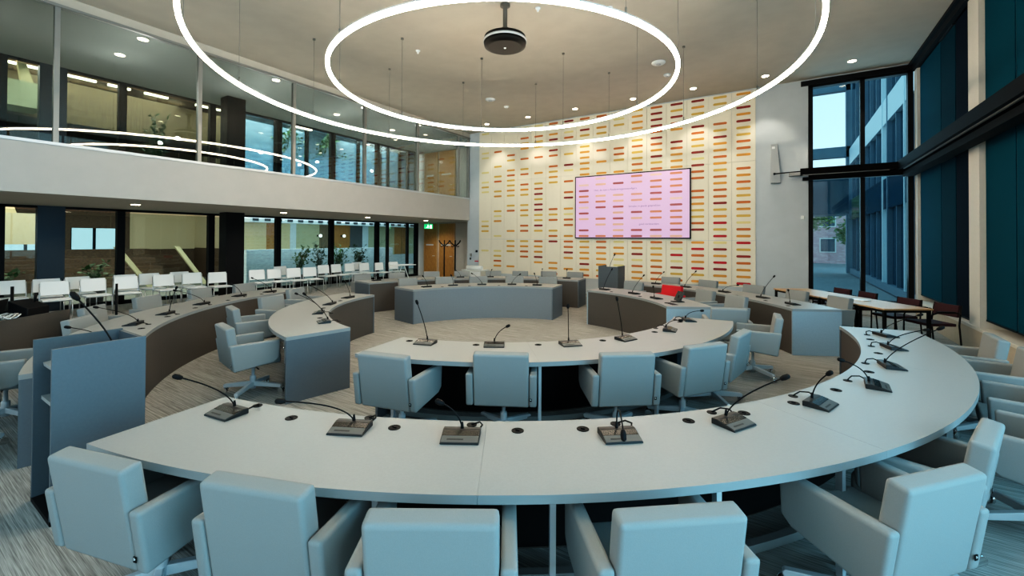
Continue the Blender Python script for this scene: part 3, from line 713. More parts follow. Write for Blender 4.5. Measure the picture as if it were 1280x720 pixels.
BO = [(5.08, 163.5, (-4.75, 1.35, .9)), (5.08, 137.0, (-3.75, 3.3, .95)), (5.08, 127.4, (-3.0, 4.0, .96)), (5.08, 110.5, (-1.7, 4.62, 1.0)), (5.08, 102.5, (-1.05, 4.85, 1.0))]
for i, (r, a, h) in enumerate(BO):
    mic_pol(r, a, h, 'black gooseneck microphone on the outer back desk, %s from its left end' % ORD[i], g, cable=False)

# microphones standing on the lecterns (slim stem set in the reading top)
def lectern_mic(b, h, label):
    e = empty('lectern_microphone', b); tag(e, label, 'microphone')
    s = Vector((0, 0, 0)); hh = Vector(h)-Vector(b)
    bm = newbm(); add_lathe(bm, [(.035, 0), (.035, .012), (.014, .03)], n=14); obj('mount', bm, M['black'], e)
    pts = []
    for i in range(11):
        t = i/10; c = Vector((0, 0, .12)); pts.append((1-t)**2*Vector((0, 0, .02))+2*(1-t)*t*c+t*t*hh)
    bm = newbm(); add_tube(bm, pts, .0055, 7); obj('gooseneck', bm, M['black'], e)
    d = (pts[-1]-pts[-2]).normalized()
    bm = newbm(); add_tube(bm, [hh-d*.05, hh-d*.045, hh-d*.02, hh+d*.015, hh+d*.03], [.006, .013, .02, .018, .007], 10); obj('microphone_head', bm, M['black'], e)
LM, LH = (-.12, -5.0, 1.0), (-.28, -5.18, 1.42)
lectern_mic(LM, LH, 'long black gooseneck microphone rising from the slate lectern')
lectern_mic((-.1, 5.62, 1.01), (0.02, 5.7, 1.42), 'thin gooseneck microphone on the dark lectern by the slotted wall')
e = empty('control_tablet', (-.12, -5.06, 1.0), R(4)); tag(e, 'black control panel lying on top of the slate lectern', 'control panel')
bm = newbm(); add_box(bm, (-.11, -.06, 0), (.11, .1, .05), Matrix.Rotation(R(8), 4, 'X'), .008); obj('casing', bm, M['black'], e)
bm = newbm(); add_box(bm, (-.08, -.03, .05), (.02, .05, .054), Matrix.Rotation(R(8), 4, 'X')); obj('display', bm, M['alu'], e)

# tablet on a stand on the inner right desk
e = empty('tablet', (2.42, 1.95, DZ), R(-55)); tag(e, 'black tablet on a tilted stand beside the red armchair', 'tablet')
T = Matrix.Rotation(R(-25), 4, 'X')
bm = newbm(); add_box(bm, (-.13, -.008, .02), (.13, .008, .2), T, .004); obj('display', bm, M['black_gloss'], e)
bm = newbm(); add_box(bm, (-.05, -.09, 0), (.05, .12, .012)); add_prism(bm, [(.0, .0), (.09, 0), (.04, .12)], 'x', -.02, .02); obj('stand', bm, M['black'], e)
bm = newbm(); add_box(bm, (-.15, -.2, 0), (.12, -.1, .006)); tag(obj('document_folder', bm, M['black']), 'flat black folder on the inner desk beside the tablet', 'folder')
o = bpy.data.objects['document_folder']; o.location = (2.52, 1.72, DZ); o.rotation_euler = (0, 0, R(-50))

# ------------------------------------------------------------------ white stacking chairs
def make_white():
    e = empty('stacking_chair', (0, 0, 0))          # faces +Y
    bm = newbm(); add_box(bm, (-.225, -.22, .44), (.225, .24, .465), None, .01, 2); obj('seat', bm, M['white_plastic'], e)
    T = Matrix.Translation((0, -.225, .53)) @ Matrix.Rotation(R(8), 4, 'X')
    bm = newbm(); add_box(bm, (-.225, -.012, 0), (.225, .012, .31), T, .01, 2); obj('backrest', bm, M['white_plastic'], e)
    for sx in (-1, 1):
        bm = newbm(); add_tube(bm, [(sx*.235, -.24, 0), (sx*.235, -.23, .44), (sx*.235, -.26, .8)], .011, 6); obj('leg', bm, M['alu'], e)
        bm = newbm(); add_tube(bm, [(sx*.235, .23, 0), (sx*.235, .21, .44)], .011, 6); obj('leg', bm, M['alu'], e)
    bm = newbm(); add_tube(bm, [(-.235, -.22, .43), (.235, -.22, .43), (.235, .2, .43), (-.235, .2, .43)], .01, 6, closed=True); obj('seat_frame', bm, M['alu'], e)
    return e
wp = None
WC = [('rear row', [(-10.72, -4.0), (-10.7, -3.45), (-10.9, -2.85), (-10.75, -2.0), (-10.75, -1.45), (-10.75, -.75)]),
      ('front row', [(-9.75, -3.5), (-10.0, -2.78), (-9.95, -2.2), (-10.0, -1.38), (-10.1, -.7), (-9.75, -.2)]),
      ('far row', [(-9.82, .96), (-9.79, 1.5), (-9.67, 2.05), (-9.62, 2.6), (-10.3, 3.6), (-10.4, 4.22), (-10.45, 4.85), (-10.3, 5.42), (-10.05, 6.0), (-10.02, 6.7), (-10.85, 2.3), (-11.0, 5.6)])]
for rn, ps in WC:
    for i, (x, y) in enumerate(ps):
        if wp is None: wp = make_white(); o = wp
        else: o = copy_tree(wp)
        o.location = (x+.25, y, 0); o.rotation_euler = (0, 0, R(-90+random.uniform(-6, 6)))
        tag(o, {'rear row': 'white stacking chair against the glass, %s in the rear row left of the column', 'front row': 'white stacking chair, %s in the front row left of the black column', 'far row': 'white stacking chair right of the black column, %s from the column'}[rn] % ORD[i], 'chair', 'white chairs for the audience')

# white table at the end of the rows
e = empty('side_table', (-9.2, 6.5, 0)); tag(e, 'small white table with crossed legs beyond the white chairs', 'table')
bm = newbm(); add_box(bm, (-.3, -.45, .73), (.3, .45, .76), None, .005); obj('table_top', bm, M['white_plastic'], e)
for s in (-1, 1):
    bm = newbm(); add_tube(bm, [(0, s*.4, 0), (0, s*.06, .73)], .02, 7); obj('leg', bm, M['white_plastic'], e)

# ------------------------------------------------------------------ control desk at left with screens
ang = math.atan2(.793, -.609)
cd = empty('control_desk', (-4.08, -4.98, 0), ang); tag(cd, 'dark brown control desk behind the left chairs carrying black equipment', 'desk')
bm = newbm(); add_box(bm, (-.95, .0, 0), (.86, .03, .8)); obj('front_panel', bm, M['desk_panel'], cd)
bm = newbm(); add_box(bm, (-.95, .03, .74), (.86, .72, .77)); obj('worktop', bm, M['desk_top'], cd)
for x in (-.95, .83):
    bm = newbm(); add_box(bm, (x, .03, 0), (x+.03, .7, .74)); obj('end_panel', bm, M['desk_panel'], cd)
def on_desk(lx, ly, z=.77): return (cd.location.x+math.cos(ang)*lx-math.sin(ang)*ly, cd.location.y+math.sin(ang)*lx+math.cos(ang)*ly, z)
e = empty('laptop', on_desk(.22, .5), ang+.4); tag(e, 'open black laptop on the dark control desk', 'laptop')
bm = newbm(); add_box(bm, (-.17, -.12, 0), (.17, .12, .018), None, .004); obj('keyboard', bm, M['black'], e)
bm = newbm(); add_box(bm, (-.17, 0, 0), (.17, .008, .23), Matrix.Translation((0, -.12, .018)) @ Matrix.Rotation(R(15), 4, 'X')); obj('display', bm, M['black'], e)
e = empty('monitor', on_desk(-.12, .3), ang+.2); tag(e, 'black monitor at the left picture edge on the control desk', 'monitor')
bm = newbm(); add_box(bm, (-.27, -.015, .1), (.27, .02, .36), None, .006); obj('display', bm, M['black'], e)
bm = newbm(); add_box(bm, (-.12, -.08, 0), (.12, .1, .012)); add_box(bm, (-.02, -.01, .012), (.02, .015, .2)); obj('stand', bm, M['black'], e)
e = empty('camera_controller', on_desk(.5, .2), ang); tag(e, 'black joystick controller box on the control desk', 'controller')
bm = newbm(); add_prism(bm, [(-.12, 0), (.12, 0), (.12, .22), (-.12, .12)], 'x', -.15, .15, None, .006, 1); obj('box_body', bm, M['black'], e)
bm = newbm(); add_tube(bm, [(.07, 0, .18), (.09, 0, .3)], [.012, .02], 8); obj('joystick', bm, M['black'], e)
e = empty('cable_bundle', on_desk(.25, .2)); tag(e, 'tangle of grey cables on the control desk', 'cables')
for k in range(5):
    bm = newbm(); pts = []
    for i in range(13):
        t = i/12*2*PI; pts.append((.16*math.cos(t+k)+.03*math.sin(3*t), .1*math.sin(t*1.0+k*.6), .012+.05*abs(math.sin(t*1.5+k))))
    add_tube(bm, pts, .007, 6); obj('cable', bm, M['grey_metal'] if k % 2 else M['white_plastic'], e)
# two slim stands rising behind the left chairs
for i, (px, py, hgt) in enumerate(((-5.3, -4.75, 1.12), (-5.6, -3.52, 1.04))):
    p = (px, py, 0)
    e = empty('microphone_stand', p); tag(e, ['slim black stand behind the control desk at the left edge', 'slim black post among the white chairs behind the outer left desk'][i], 'stand')
    bm = newbm(); add_lathe(bm, [(.14, 0), (.14, .015), (.02, .03)], n=18); obj('foot', bm, M['black'], e)
    bm = newbm(); add_tube(bm, [(0, 0, .02), (0, 0, hgt)], .018, 8); obj('pole', bm, M['black'], e)

# ------------------------------------------------------------------ wooden tables and burgundy chairs
dv = Vector((-.54, .842, 0)).normalized(); pv = Vector((dv.y, -dv.x, 0)); P0 = Vector((5.38, 3.06, 0))
tang = math.atan2(dv.y, dv.x)
for i in range(2):
    c = P0+dv*(.72+i*1.46)+pv*.4
    e = empty('wooden_table', c, tang); tag(e, 'wooden table with black legs by the corner window, the %s one' % ['nearer', 'farther'][i], 'table', 'wooden tables by the window')
    bm = newbm(); add_box(bm, (-.72, -.4, .715), (.72, .4, .74), None, .003); obj('table_top', bm, M['oak_lt'], e)
    bm = newbm(); add_box(bm, (-.7, -.38, .675), (.7, -.35, .715)); add_box(bm, (-.7, .35, .675), (.7, .38, .715)); add_box(bm, (-.7, -.38, .675), (-.67, .38, .715)); add_box(bm, (.67, -.38, .675), (.7, .38, .715)); obj('frame', bm, M['black'], e)
    for sx in (-1, 1):
        for sy in (-1, 1):
            bm = newbm(); add_box(bm, (sx*.68-.02, sy*.36-.02, 0), (sx*.68+.02, sy*.36+.02, .7)); obj('leg', bm, M['black'], e)
bp = None
for i, (t, q) in enumerate(((.35, 1.1), (1.02, 1.1), (1.95, 1.1), (2.6, 1.1))):
    c = P0+dv*t+pv*q
    if bp is None:
        bp = o = empty('burgundy_chair', (0, 0, 0))
        bm = newbm(); add_box(bm, (-.23, -.2, .43), (.23, .24, .48), None, .018, 2); obj('seat', bm, M['burgundy'], o)
        bm = newbm(); add_box(bm, (-.22, -.02, 0), (.22, .015, .2), Matrix.Translation((0, -.23, .58)) @ Matrix.Rotation(R(8), 4, 'X'), .012, 2); obj('backrest', bm, M['burgundy'], o)
        for s in (-1, 1):
            bm = newbm(); add_tube(bm, [(s*.25, .24, 0), (s*.25, .23, .55), (s*.25, .19, .63), (s*.25, .1, .66), (s*.25, -.2, .66), (s*.25, -.24, .64)], .013, 7)
            add_tube(bm, [(s*.25, -.26, 0), (s*.25, -.22, .45), (s*.235, -.265, .78)], .013, 7); obj('side_frame', bm, M['black'], o)
            bm = newbm(); add_box(bm, (s*.25-.025, -.15, .665), (s*.25+.025, .12, .685), None, .008); obj('arm_pad', bm, M['black'], o)
    else: o = copy_tree(bp)
    o.location = c; o.rotation_euler = (0, 0, tang+R(-4+4*i % 7)); 
    tag(o, 'dark burgundy armchair with black tube frame behind the wooden tables, %s from the blinds' % ORD[i], 'chair', 'burgundy chairs at the wooden tables')
# papers on far table
bm = newbm(); add_box(bm, (-.14, -.1, 0), (.14, .1, .012)); o = obj('paper_stack', bm, M['white_plastic']); o.location = P0+dv*1.0+pv*.42+Vector((0, 0, .74)); o.rotation_euler = (0, 0, tang+.3)
tag(o, 'white sheets lying on the nearer wooden table', 'paper')

# ------------------------------------------------------------------ things at the back-left corner
for i, (x, y) in enumerate(((-9.15, 9.0), (-8.55, 9.05))):
    e = empty('coat_stand', (x, y, 0)); tag(e, 'black coat stand with branching hooks in front of the oak doors, the %s one' % ['left', 'right'][i], 'coat stand', 'coat stands by the oak doors')
    bm = newbm(); add_lathe(bm, [(.2, 0), (.2, .02), (.04, .04)], n=20); obj('foot', bm, M['black'], e)
    bm = newbm(); add_tube(bm, [(0, 0, .03), (0, 0, 1.62)], .035, 10); obj('pole', bm, M['black'], e)
    for k in range(6):
        a = k*PI/3+.2; c, s = math.cos(a), math.sin(a)
        bm = newbm(); add_tube(bm, [(0, 0, 1.5), (.12*c, .12*s, 1.58), (.22*c, .22*s, 1.66), (.28*c, .28*s, 1.76)], .025, 7); add_tube(bm, [(.05*c, .05*s, 1.5), (.16*c, .16*s, 1.47), (.2*c, .2*s, 1.5)], .016, 6); obj('hook', bm, M['black'], e)
e = empty('exit_sign', (-10.05, 8.9, 2.3)); tag(e, 'green emergency exit sign with running figure under the low soffit', 'sign')
e.rotation_euler = (0, 0, R(33))
bm = newbm(); add_box(bm, (-.2, -.02, 0), (.2, .02, .22), None, .005); add_box(bm, (-.01, -.01, .22), (.01, .01, .3)); obj('light_box', bm, M['exit'], e)
bm = newbm()
add_ell(bm, (-.02, -.024, .17), (.018, .004, .018), 8)
add_prism(bm, [(-.05, .08), (-.02, .075), (.0, .14), (-.035, .15)], 'y', -.025, -.021); add_prism(bm, [(-.05, .085), (-.03, .08), (-.05, .05), (-.1, .05), (-.1, .065), (-.06, .065)], 'y', -.025, -.021)
add_prism(bm, [(-.03, .08), (-.02, .085), (.02, .06), (.02, .03), (.005, .03), (.005, .055)], 'y', -.025, -.021); add_prism(bm, [(.0, .14), (.04, .11), (.035, .1), (-.01, .125)], 'y', -.025, -.021)
add_box(bm, (.08, -.025, .03), (.15, -.021, .18)); obj('pictogram', bm, M['exit_w'], e)
e = empty('wall_switch_panel', (-6.42, YB, 1.05)); tag(e, 'small black and grey switches on the wall strip left of the panelling', 'switch')
bm = newbm(); add_box(bm, (-.17, -.03, .08), (-.09, 0, .2), None, .005); add_box(bm, (-.17, -.03, -.05), (-.12, 0, .04), None, .005); obj('switch_plate', bm, M['grey_metal'], e)
bm = newbm(); add_box(bm, (.13, -.05, .25), (.2, 0, .34), None, .005); add_box(bm, (-.17, -.034, -.05), (-.12, -.03, .04)); obj('black_box', bm, M['black'], e)
bm = newbm(); add_box(bm, (.08, -.04, -.12), (.24, 0, -.08)); obj('red_handle', bm, M['slab_red'], e)
e = empty('side_cabinet', (-6.0, 7.2, 0)); tag(e, 'low white cabinet in the corner left of the slotted panelling', 'cabinet')
bm = newbm(); add_box(bm, (-.45, -.25, 0), (.45, .25, .62)); obj('carcass', bm, M['white_wall'], e)
bm = newbm(); add_box(bm, (-.47, -.27, .62), (.47, .27, .65)); obj('top_board', bm, M['white_plastic'], e)
for s in (-1, 0):
    bm = newbm(); add_box(bm, (.01+s*.44, -.27, .04), (.43+s*.44, -.25, .6)); obj('door', bm, M['white_plastic'], e)
e = empty('paper_roll', (-6.0, 7.15, .65)); tag(e, 'white rolled paper lying on the low white cabinet', 'paper')
bm = newbm(); add_tube(bm, [(-.35, 0, .08), (.35, 0, .08)], .08, 16); obj('roll', bm, M['white_plastic'], e)

# ------------------------------------------------------------------ fittings on the grey wall and the black rail
e = empty('column_loudspeaker', (3.82, YB, 3.38)); tag(e, 'slim grey column loudspeaker on the grey wall beside the corner window', 'loudspeaker')
bm = newbm(); add_prism(bm, [(-.1, 0), (.1, 0), (.13, 0.0), (.06, 1.05), (-.1, 1.05)], 'y', -.16, 0, Matrix.Translation((0, 0, 0)), .01); obj('cabinet', bm, mat('speaker grey', '#a7abac', .6), e)
bm = newbm(); add_box(bm, (-.07, -.168, .92), (.0, -.16, .98)); obj('badge', bm, M['white_plastic'], e)
bm = newbm(); add_box(bm, (-.05, 0, .4), (.05, .01, .5)); obj('bracket', bm, M['dark_metal'], e)
e = empty('wall_sensor', (4.43, YB, 2.44)); tag(e, 'tiny white sensor on the grey wall left of the corner window', 'sensor')
bm = newbm(); add_box(bm, (-.035, -.05, -.05), (.035, 0, .05), None, .01); obj('housing', bm, M['white_plastic'], e)
rl = empty('lighting_rail', (XR-.2, YB-.2, 3.6)); tag(rl, 'heavy black lighting rail running along window and blinds at mid height', 'rail')
bm = newbm(); add_box(bm, (-2.05, -.1, -.06), (.1, .14, .1)); add_box(bm, (-2.0, -.0, -.2), (.1, .12, -.12)); obj('window_run', bm, M['rail_black'], rl)
bm = newbm(); add_box(bm, (-.16, -15.9, -.08), (.14, .0, .12)); add_box(bm, (-.06, -15.9, -.25), (.14, 0, -.14)); obj('blind_run', bm, M['rail_black'], rl)
bm = newbm(); add_box(bm, (-.1, -15.9, -.1), (-.07, -.3, -.08)); add_box(bm, (-2.0, -.07, -.075), (-.3, -.05, -.06)); obj('metal_strip', bm, M['grey_metal'], rl)
bm = newbm(); add_tube(bm, [(-2.62, .0, .02), (-2.0, .0, .04)], .015, 8); add_ell(bm, (-2.62, 0, .02), (.03, .03, .03), 8); obj('rod', bm, M['black'], rl)
bm = newbm(); add_box(bm, (-2.3, -.02, -.06), (-2.03, .2, .02)); obj('end_bracket', bm, M['grey_metal'], rl)

# ------------------------------------------------------------------ atrium beyond the gallery glass
tag(struct('floor_atrium', [((-24, -16, -.12), (-11.3, 18, -.02))], mat('atrium floor', '#5f6058', .7)), 'dark floor of the atrium', 'floor')
tag(struct('ceiling_atrium', [((-24, -16, 7.2), (-11.5, 18, 7.4))], M['atr_wood']), 'timber lined atrium ceiling with linear lights', 'ceiling')
tag(struct('wall_atrium_side', [((-20, 3.2, 1.35), (-15.6, 3.4, 7.2)), ((-20, .75, 1.3), (-19.96, 3.2, 3.0))], mat('warm plaster', '#cdbd9c', .9)), 'warm lit side wall of the atrium beside the black column', 'wall')
wb = [((-20, 3.2, 0), (-15.6, 3.4, 1.35))]
zz = [(-.1, 1.1), (2.2, 4.6), (4.6, 7.2)]
for z0, z1 in zz: wb.append(((-20.3, -16, z0), (-20, 3.2, z1)))
for y0, y1 in ((-16, -3.0), (-1.6, -1.1), (.35, 3.2)): wb.append(((-20.3, y0, 1.1), (-20, y1, 2.2)))
tag(struct('wall_atrium_far', wb, M['atr_brown']), 'timber lined far wall of the atrium with low window openings', 'wall')
for i, (y0, y1) in enumerate(((-3.0, -1.6), (-1.1, .35))):
    g = empty('window_%d' % (7+i), (-20.1, y0, 1.1)); tag(g, 'bright low window in the far atrium wall', 'window', kind='structure')
    bm = newbm()
    for k in range(3): add_box(bm, (-.05, (y1-y0)*k/2-.04, 0), (.05, (y1-y0)*k/2+.04, 1.1))
    obj('frame', bm, M['dark_metal'], g)
    bm = newbm(); add_box(bm, (-.01, .04, 0), (.01, y1-y0-.04, 1.1)); obj('pane', bm, M['glass'], g)
# stepped seating stair
e = empty('seating_stair', (-16.6, -2.5, -.02)); tag(e, 'broad brown timber seating stair seen through the lower glazing', 'staircase')
for k in range(4):
    bm = newbm(); add_box(bm, (-.2-.7*k-.7, -6, 0), (-.2-.7*k, 3.6, .34*(k+1))); obj('step', bm, M['atr_brown'], e)
for i, (y, dy) in enumerate(((-1.0, .75), (.75, .75))):
    p = [(-15.5, y-.35*0, 1.55), (-15.5, y+dy, .3)]
    e = empty('stair_stringer', (-15.4, y, 0)); tag(e, 'pale slanting timber board leaning on the seating stair, the %s one' % ['left', 'right'][i], 'board', 'slanting boards by the stair')
    bm = newbm(); add_prism(bm, [(0, 1.5), (.16, 1.5), (dy*1.3+.16, 0), (dy*1.3, 0)], 'x', -.06, .06); obj('board', bm, M['atr_beige'], e)
e = empty('meeting_pod', (-16, -3.2, 1.6)); tag(e, 'pale timber box hanging behind the lower glazing at far left', 'meeting pod')
bm = newbm(); add_box(bm, (-.5, -.9, 0), (.5, .42, .95)); obj('box_wall', bm, M['atr_beige'], e)
bm = newbm(); add_prism(bm, [(-.2, .95), (.05, .95), (-.1, 1.5), (-.35, 1.5)], 'x', -.1, .1); obj('brace', bm, M['atr_beige'], e)
e = empty('meeting_pod', (-15.3, -3.3, 6.02)); tag(e, 'pale sage box behind the upper glazing at far left', 'meeting pod')
bm = newbm(); add_box(bm, (-.5, -1.2, -.35), (.5, .45, .4)); obj('box_wall', bm, M['sage'], e)
bm = newbm(); add_prism(bm, [(.1, .4), (.37, .4), (.17, 1.1), (0, 1.1)], 'x', -.1, .1); obj('brace', bm, M['atr_beige'], e)
# upper bridge, and blue panels standing in for window reflections
e = empty('atrium_bridge', (-16.5, 0, 5.25)); tag(e, 'dark edged timber clad bridge crossing the atrium', 'bridge')
bm = newbm(); add_box(bm, (-.6, -9, .35), (.6, 3.0, 1.7)); obj('cladding', bm, M['atr_wood'], e)
bm = newbm(); add_box(bm, (-.65, -9, .1), (.65, 3.0, .35)); obj('edge_beam', bm, M['dark_metal'], e)
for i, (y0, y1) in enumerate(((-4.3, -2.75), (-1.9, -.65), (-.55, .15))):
    e = empty('reflection_panel', (-12.3, y0, 3.4)); tag(e, 'blue panel imitating a window reflection behind the upper glazing, %s from the left' % ORD[i], 'reflection panel', 'blue window reflections in the atrium')
    bm = newbm(); add_box(bm, (-.02, 0, 0), (.02, y1-y0, .5)); obj('panel', bm, M['blue_pane'], e)
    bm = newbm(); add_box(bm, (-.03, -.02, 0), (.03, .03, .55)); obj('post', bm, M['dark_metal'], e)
# linear lights
LL = [(-15.4, -3.9, 1.4), (-16.5, -3.3, .8), (-15.4, -2.2, .7), (-14.75, -2.3, .8), (-16.5, -2.0, .5), (-15.4, -1.2, .6), (-16.5, -1.3, .8), (-15.4, -.2, .7), (-14.75, -.2, .8), (-16.5, .8, .6), (-16.5, .1, .5), (-15.2, 5.4, .8), (-16.9, 6.6, 1.1), (-14.7, 2.2, 1.2), (-15.4, 1.4, .9)]
for i, (x, y, l) in enumerate(LL):
    bm = newbm(); add_box(bm, (-.05, 0, 0), (.05, l, .06)); o = obj('linear_light', bm, M['strip_light']); o.location = (x, y, 7.02)
    e = o; tag(o, 'slim linear ceiling light seen through the upper glazing, %s of the row %s' % (ORD[i % 14] if i < 14 else 'last', 'over the stair' if i < 11 else 'over the courtyard'), 'linear light', 'linear lights of the atrium')
    bm = newbm(); add_tube(bm, [(0, .1, .06), (0, .1, .18)], .01, 5); add_tube(bm, [(0, l-.1, .06), (0, l-.1, .18)], .01, 5); obj('hanger', bm, M['dark_metal'], o)
# courtyard side (right half of the glazing)
e = empty('courtyard_building', (-15.5, 8.5, 0)); tag(e, 'courtyard wing with timber and glass bays seen through the glazing', 'building')
seg = [(-5.4, -4.3, M['atr_beige']), (-4.3, -3.9, M['oak']), (-3.9, -3.2, M['atr_beige']), (-3.2, -2.9, M['pale_steel']), (-2.9, -1.7, M['sage']), (-1.7, -.9, M['atr_wood']), (-.9, .1, M['oak']), (.1, .9, M['lect_dark']), (.9, 1.3, M['pale_steel']), (1.3, 3.2, M['sage']), (3.2, 4.2, M['oak']), (4.2, 7, M['sage'])]
for a, b, m in seg:
    bm = newbm(); add_box(bm, (-.1, a, .9), (.1, b, 2.5)); obj('bay', bm, m, e)
bm = newbm(); add_box(bm, (-.1, -5.4, 0), (.1, 7, .9)); obj('base_wall', bm, M['concrete_blue'], e)
bm = newbm(); add_box(bm, (-.1, -5.4, 2.75), (.2, 7, 4.0)); obj('spandrel', bm, M['pale_steel'], e)
bm = newbm(); add_box(bm, (-.05, -5.4, 4.0), (.0, 7, 7.2)); obj('upper_glass', bm, M['blue_pane'], e)
cb = newbm(); add_box(cb, (.1, -5.4, 2.5), (.9, 7, 2.75))
obj('canopy', cb, M['pale_steel'], e)
cb = newbm()
for k in range(24): add_box(cb, (.9, -5.3+k*.5, 2.55), (.92, -5.05+k*.5, 2.66))
obj('canopy_slots', cb, M['navy_metal'], e)
for k in range(9):
    bm = newbm(); y = -5.4+k*1.5; add_box(bm, (.0, y-.07, 4.0), (.14, y+.07, 7.2)); obj('fin', bm, M['dark_metal'], e)
for i, y in enumerate((7.6, 8.95)):
    q = empty('globe_lamp', (-15.14, y-.9, 1.95)); tag(q, 'small round wall lamp on the courtyard wing, the %s one' % ['left', 'right'][i], 'lamp', 'lamps on the courtyard wing')
    bm = newbm(); add_ell(bm, (0, 0, 0), (.08, .08, .08), 12); obj('globe', bm, M['exit_w'], q)
    bm = newbm(); add_box(bm, (-.25, -.04, -.04), (-.1, .04, .04)); obj('wall_mount', bm, M['black'], q)
tag(struct('wall_planter', [((-13.2, 2.2, 0), (-13.0, 9.4, 1.38))], M['concrete_blue']), 'blue grey parapet wall outside the lower glazing', 'wall')

# plants
def plant(loc, h, r, n, label, m, pot=True, hang=False):
    e = empty('potted_plant' if pot else 'hanging_plant', loc); tag(e, label, 'plant')
    if pot:
        bm = newbm(); add_lathe(bm, [(.17, 0), (.22, .4), (.2, .4), (.19, .36)], n=18); obj('pot', bm, M['pot'], e)
    z0 = .4 if pot else 0
    bm = newbm(); st = newbm()
    for k in range(n):
        a = random.uniform(0, 2*PI); t = random.random(); hz = h*(.35+.65*random.random())*(-1 if hang else 1); rr = r*random.uniform(.3, 1)
        p0 = Vector((0, 0, z0)); p2 = Vector((rr*math.cos(a), rr*math.sin(a), z0+hz)); p1 = Vector((rr*.3*math.cos(a), rr*.3*math.sin(a), z0+hz*.7))
        add_tube(st, [p0, p1, p2], .006, 4)
        for j in range(7):
            u = .35+.65*j/6; c = (1-u)**2*p0+2*(1-u)*u*p1+u*u*p2
            d = Vector((random.uniform(-1, 1), random.uniform(-1, 1), random.uniform(-.3, .8))).normalized(); s = d.cross(Vector((.3, .2, 1))).normalized()
            L = random.uniform(.1, .2); w = L*.3
            v = [bm.verts.new(c), bm.verts.new(c+d*L*.5+s*w), bm.verts.new(c+d*L), bm.verts.new(c+d*L*.5-s*w)]
            bm.faces.new(v)
    obj('stems', st, M['leaf_dark'], e); obj('foliage', bm, m, e, fix=False)
plant((-11.8, 3.55, 0), 1.1, .45, 26, 'leafy green plant outside the glazing behind the white chairs, left of a post', M['leaf'])
plant((-11.85, 4.45, 0), 1.25, .4, 24, 'dark leafy plant outside the glazing just right of a post', M['leaf_dark'])
plant((-12.1, 5.5, 0), 1.15, .5, 40, 'broad bushy plant outside the glazing behind the white chairs', M['leaf'])
plant((-12.1, 6.6, 0), 1.1, .45, 30, 'bushy green plant outside the glazing next to the broad bushy one', M['leaf_dark'])
plant((-11.9, -2.3, 0), .75, .4, 22, 'low green plant behind the glass near the seating stair', M['leaf'])
plant((-11.9, -4.0, 0), .6, .45, 26, 'low bright green plant behind the glass at the left picture edge', M['leaf'])
plant((-13.9, 4.4, 6.6), 1.3, .9, 40, 'trailing green plant hanging behind the upper glazing', M['leaf'], False, True)
plant((-13.9, 6.2, 6.8), 1.4, .8, 40, 'second trailing green plant further along the upper glazing', M['leaf'], False, True)
plant((-12.6, -.75, 3.5), 1.9, .4, 34, 'tall green plant in the atrium behind the left upper glazing', M['leaf'])

# ------------------------------------------------------------------ outside the corner window
tag(struct('ground', [((-12, 7.95, -.2), (40, 60, -.05))], M['pave']), 'paved ground outside the corner window', 'ground')
M['sky_glass'] = mat('sky reflecting glass', '#e6f6fb', .05, 1.)
e = empty('glass_wing', (7.2, 8.2, 0)); tag(e, 'steel and glass wing of the building receding outside the corner window', 'building')
LW = 16.5
bm = newbm(); add_box(bm, (-.08, 0, 6.1), (.4, LW, 7.0)); obj('spandrel', bm, M['pale_steel'], e)
bm = newbm(); add_box(bm, (-.08, 0, 3.0), (.4, LW, 4.1)); obj('dark_band', bm, M['teal_glass'], e)
yy = [(0, 2.5, 0), (2.5, 3.3, 1), (3.3, 5.9, 0), (5.9, 6.8, 1), (6.8, 11, 0), (11, 12.3, 1), (12.3, LW, 0)]
for y0, y1, k in yy:
    for z0, z1 in ((.3, 3.0), (4.1, 6.1), (7.0, 11)):
        bm = newbm(); add_box(bm, (.05, y0, z0), (.12, y1-.05, z1)); obj('pane', bm, M['sky_glass'] if k else M['teal_glass'], e)
for y0, y1, k in yy[:-1]:
    bm = newbm(); add_box(bm, (-.1, y1-.07, .3), (.05, y1+.05, 11)); obj('fin', bm, M['pale_steel'] if k else M['steel_blue'], e)
for y in (1.2, 4.6, 8.2, 9.6, 14):
    bm = newbm(); add_box(bm, (-.06, y-.03, .3), (.05, y+.03, 11)); obj('fin', bm, M['steel_blue'], e)
bm = newbm(); add_box(bm, (-.06, 0, 0), (.4, LW, .3)); obj('plinth', bm, M['steel_blue'], e)
e = empty('steel_portal', (6.6, 25, 0)); tag(e, 'blue grey steel portal frame outside the corner window', 'portal frame')
bm = newbm(); add_box(bm, (-14, -.2, 6.6), (.6, .2, 7.2)); add_box(bm, (-14, -.2, 10.4), (.6, .2, 11.1)); obj('beam', bm, M['steel_blue'], e)
bm = newbm(); add_box(bm, (.4, -.2, 0), (1.0, .2, 12)); obj('upright', bm, M['steel_blue'], e)
e = empty('entrance_canopy', (2.4, 23, 3.2)); tag(e, 'dark blue glazed entrance canopy outside the corner window', 'canopy')
bm = newbm(); add_box(bm, (-4, -1.2, 0), (4.4, 1.2, .15)); obj('deck', bm, M['steel_blue'], e)
bm = newbm(); add_box(bm, (-4, -1.25, .0), (4.4, -1.2, 2.1)); obj('fascia', bm, M['teal_glass'], e)
for x in (-3.8, -1, 1.6):
    bm = newbm(); add_box(bm, (x, -.1, -3.2), (x+.2, .1, 0)); obj('post', bm, M['steel_blue'], e)

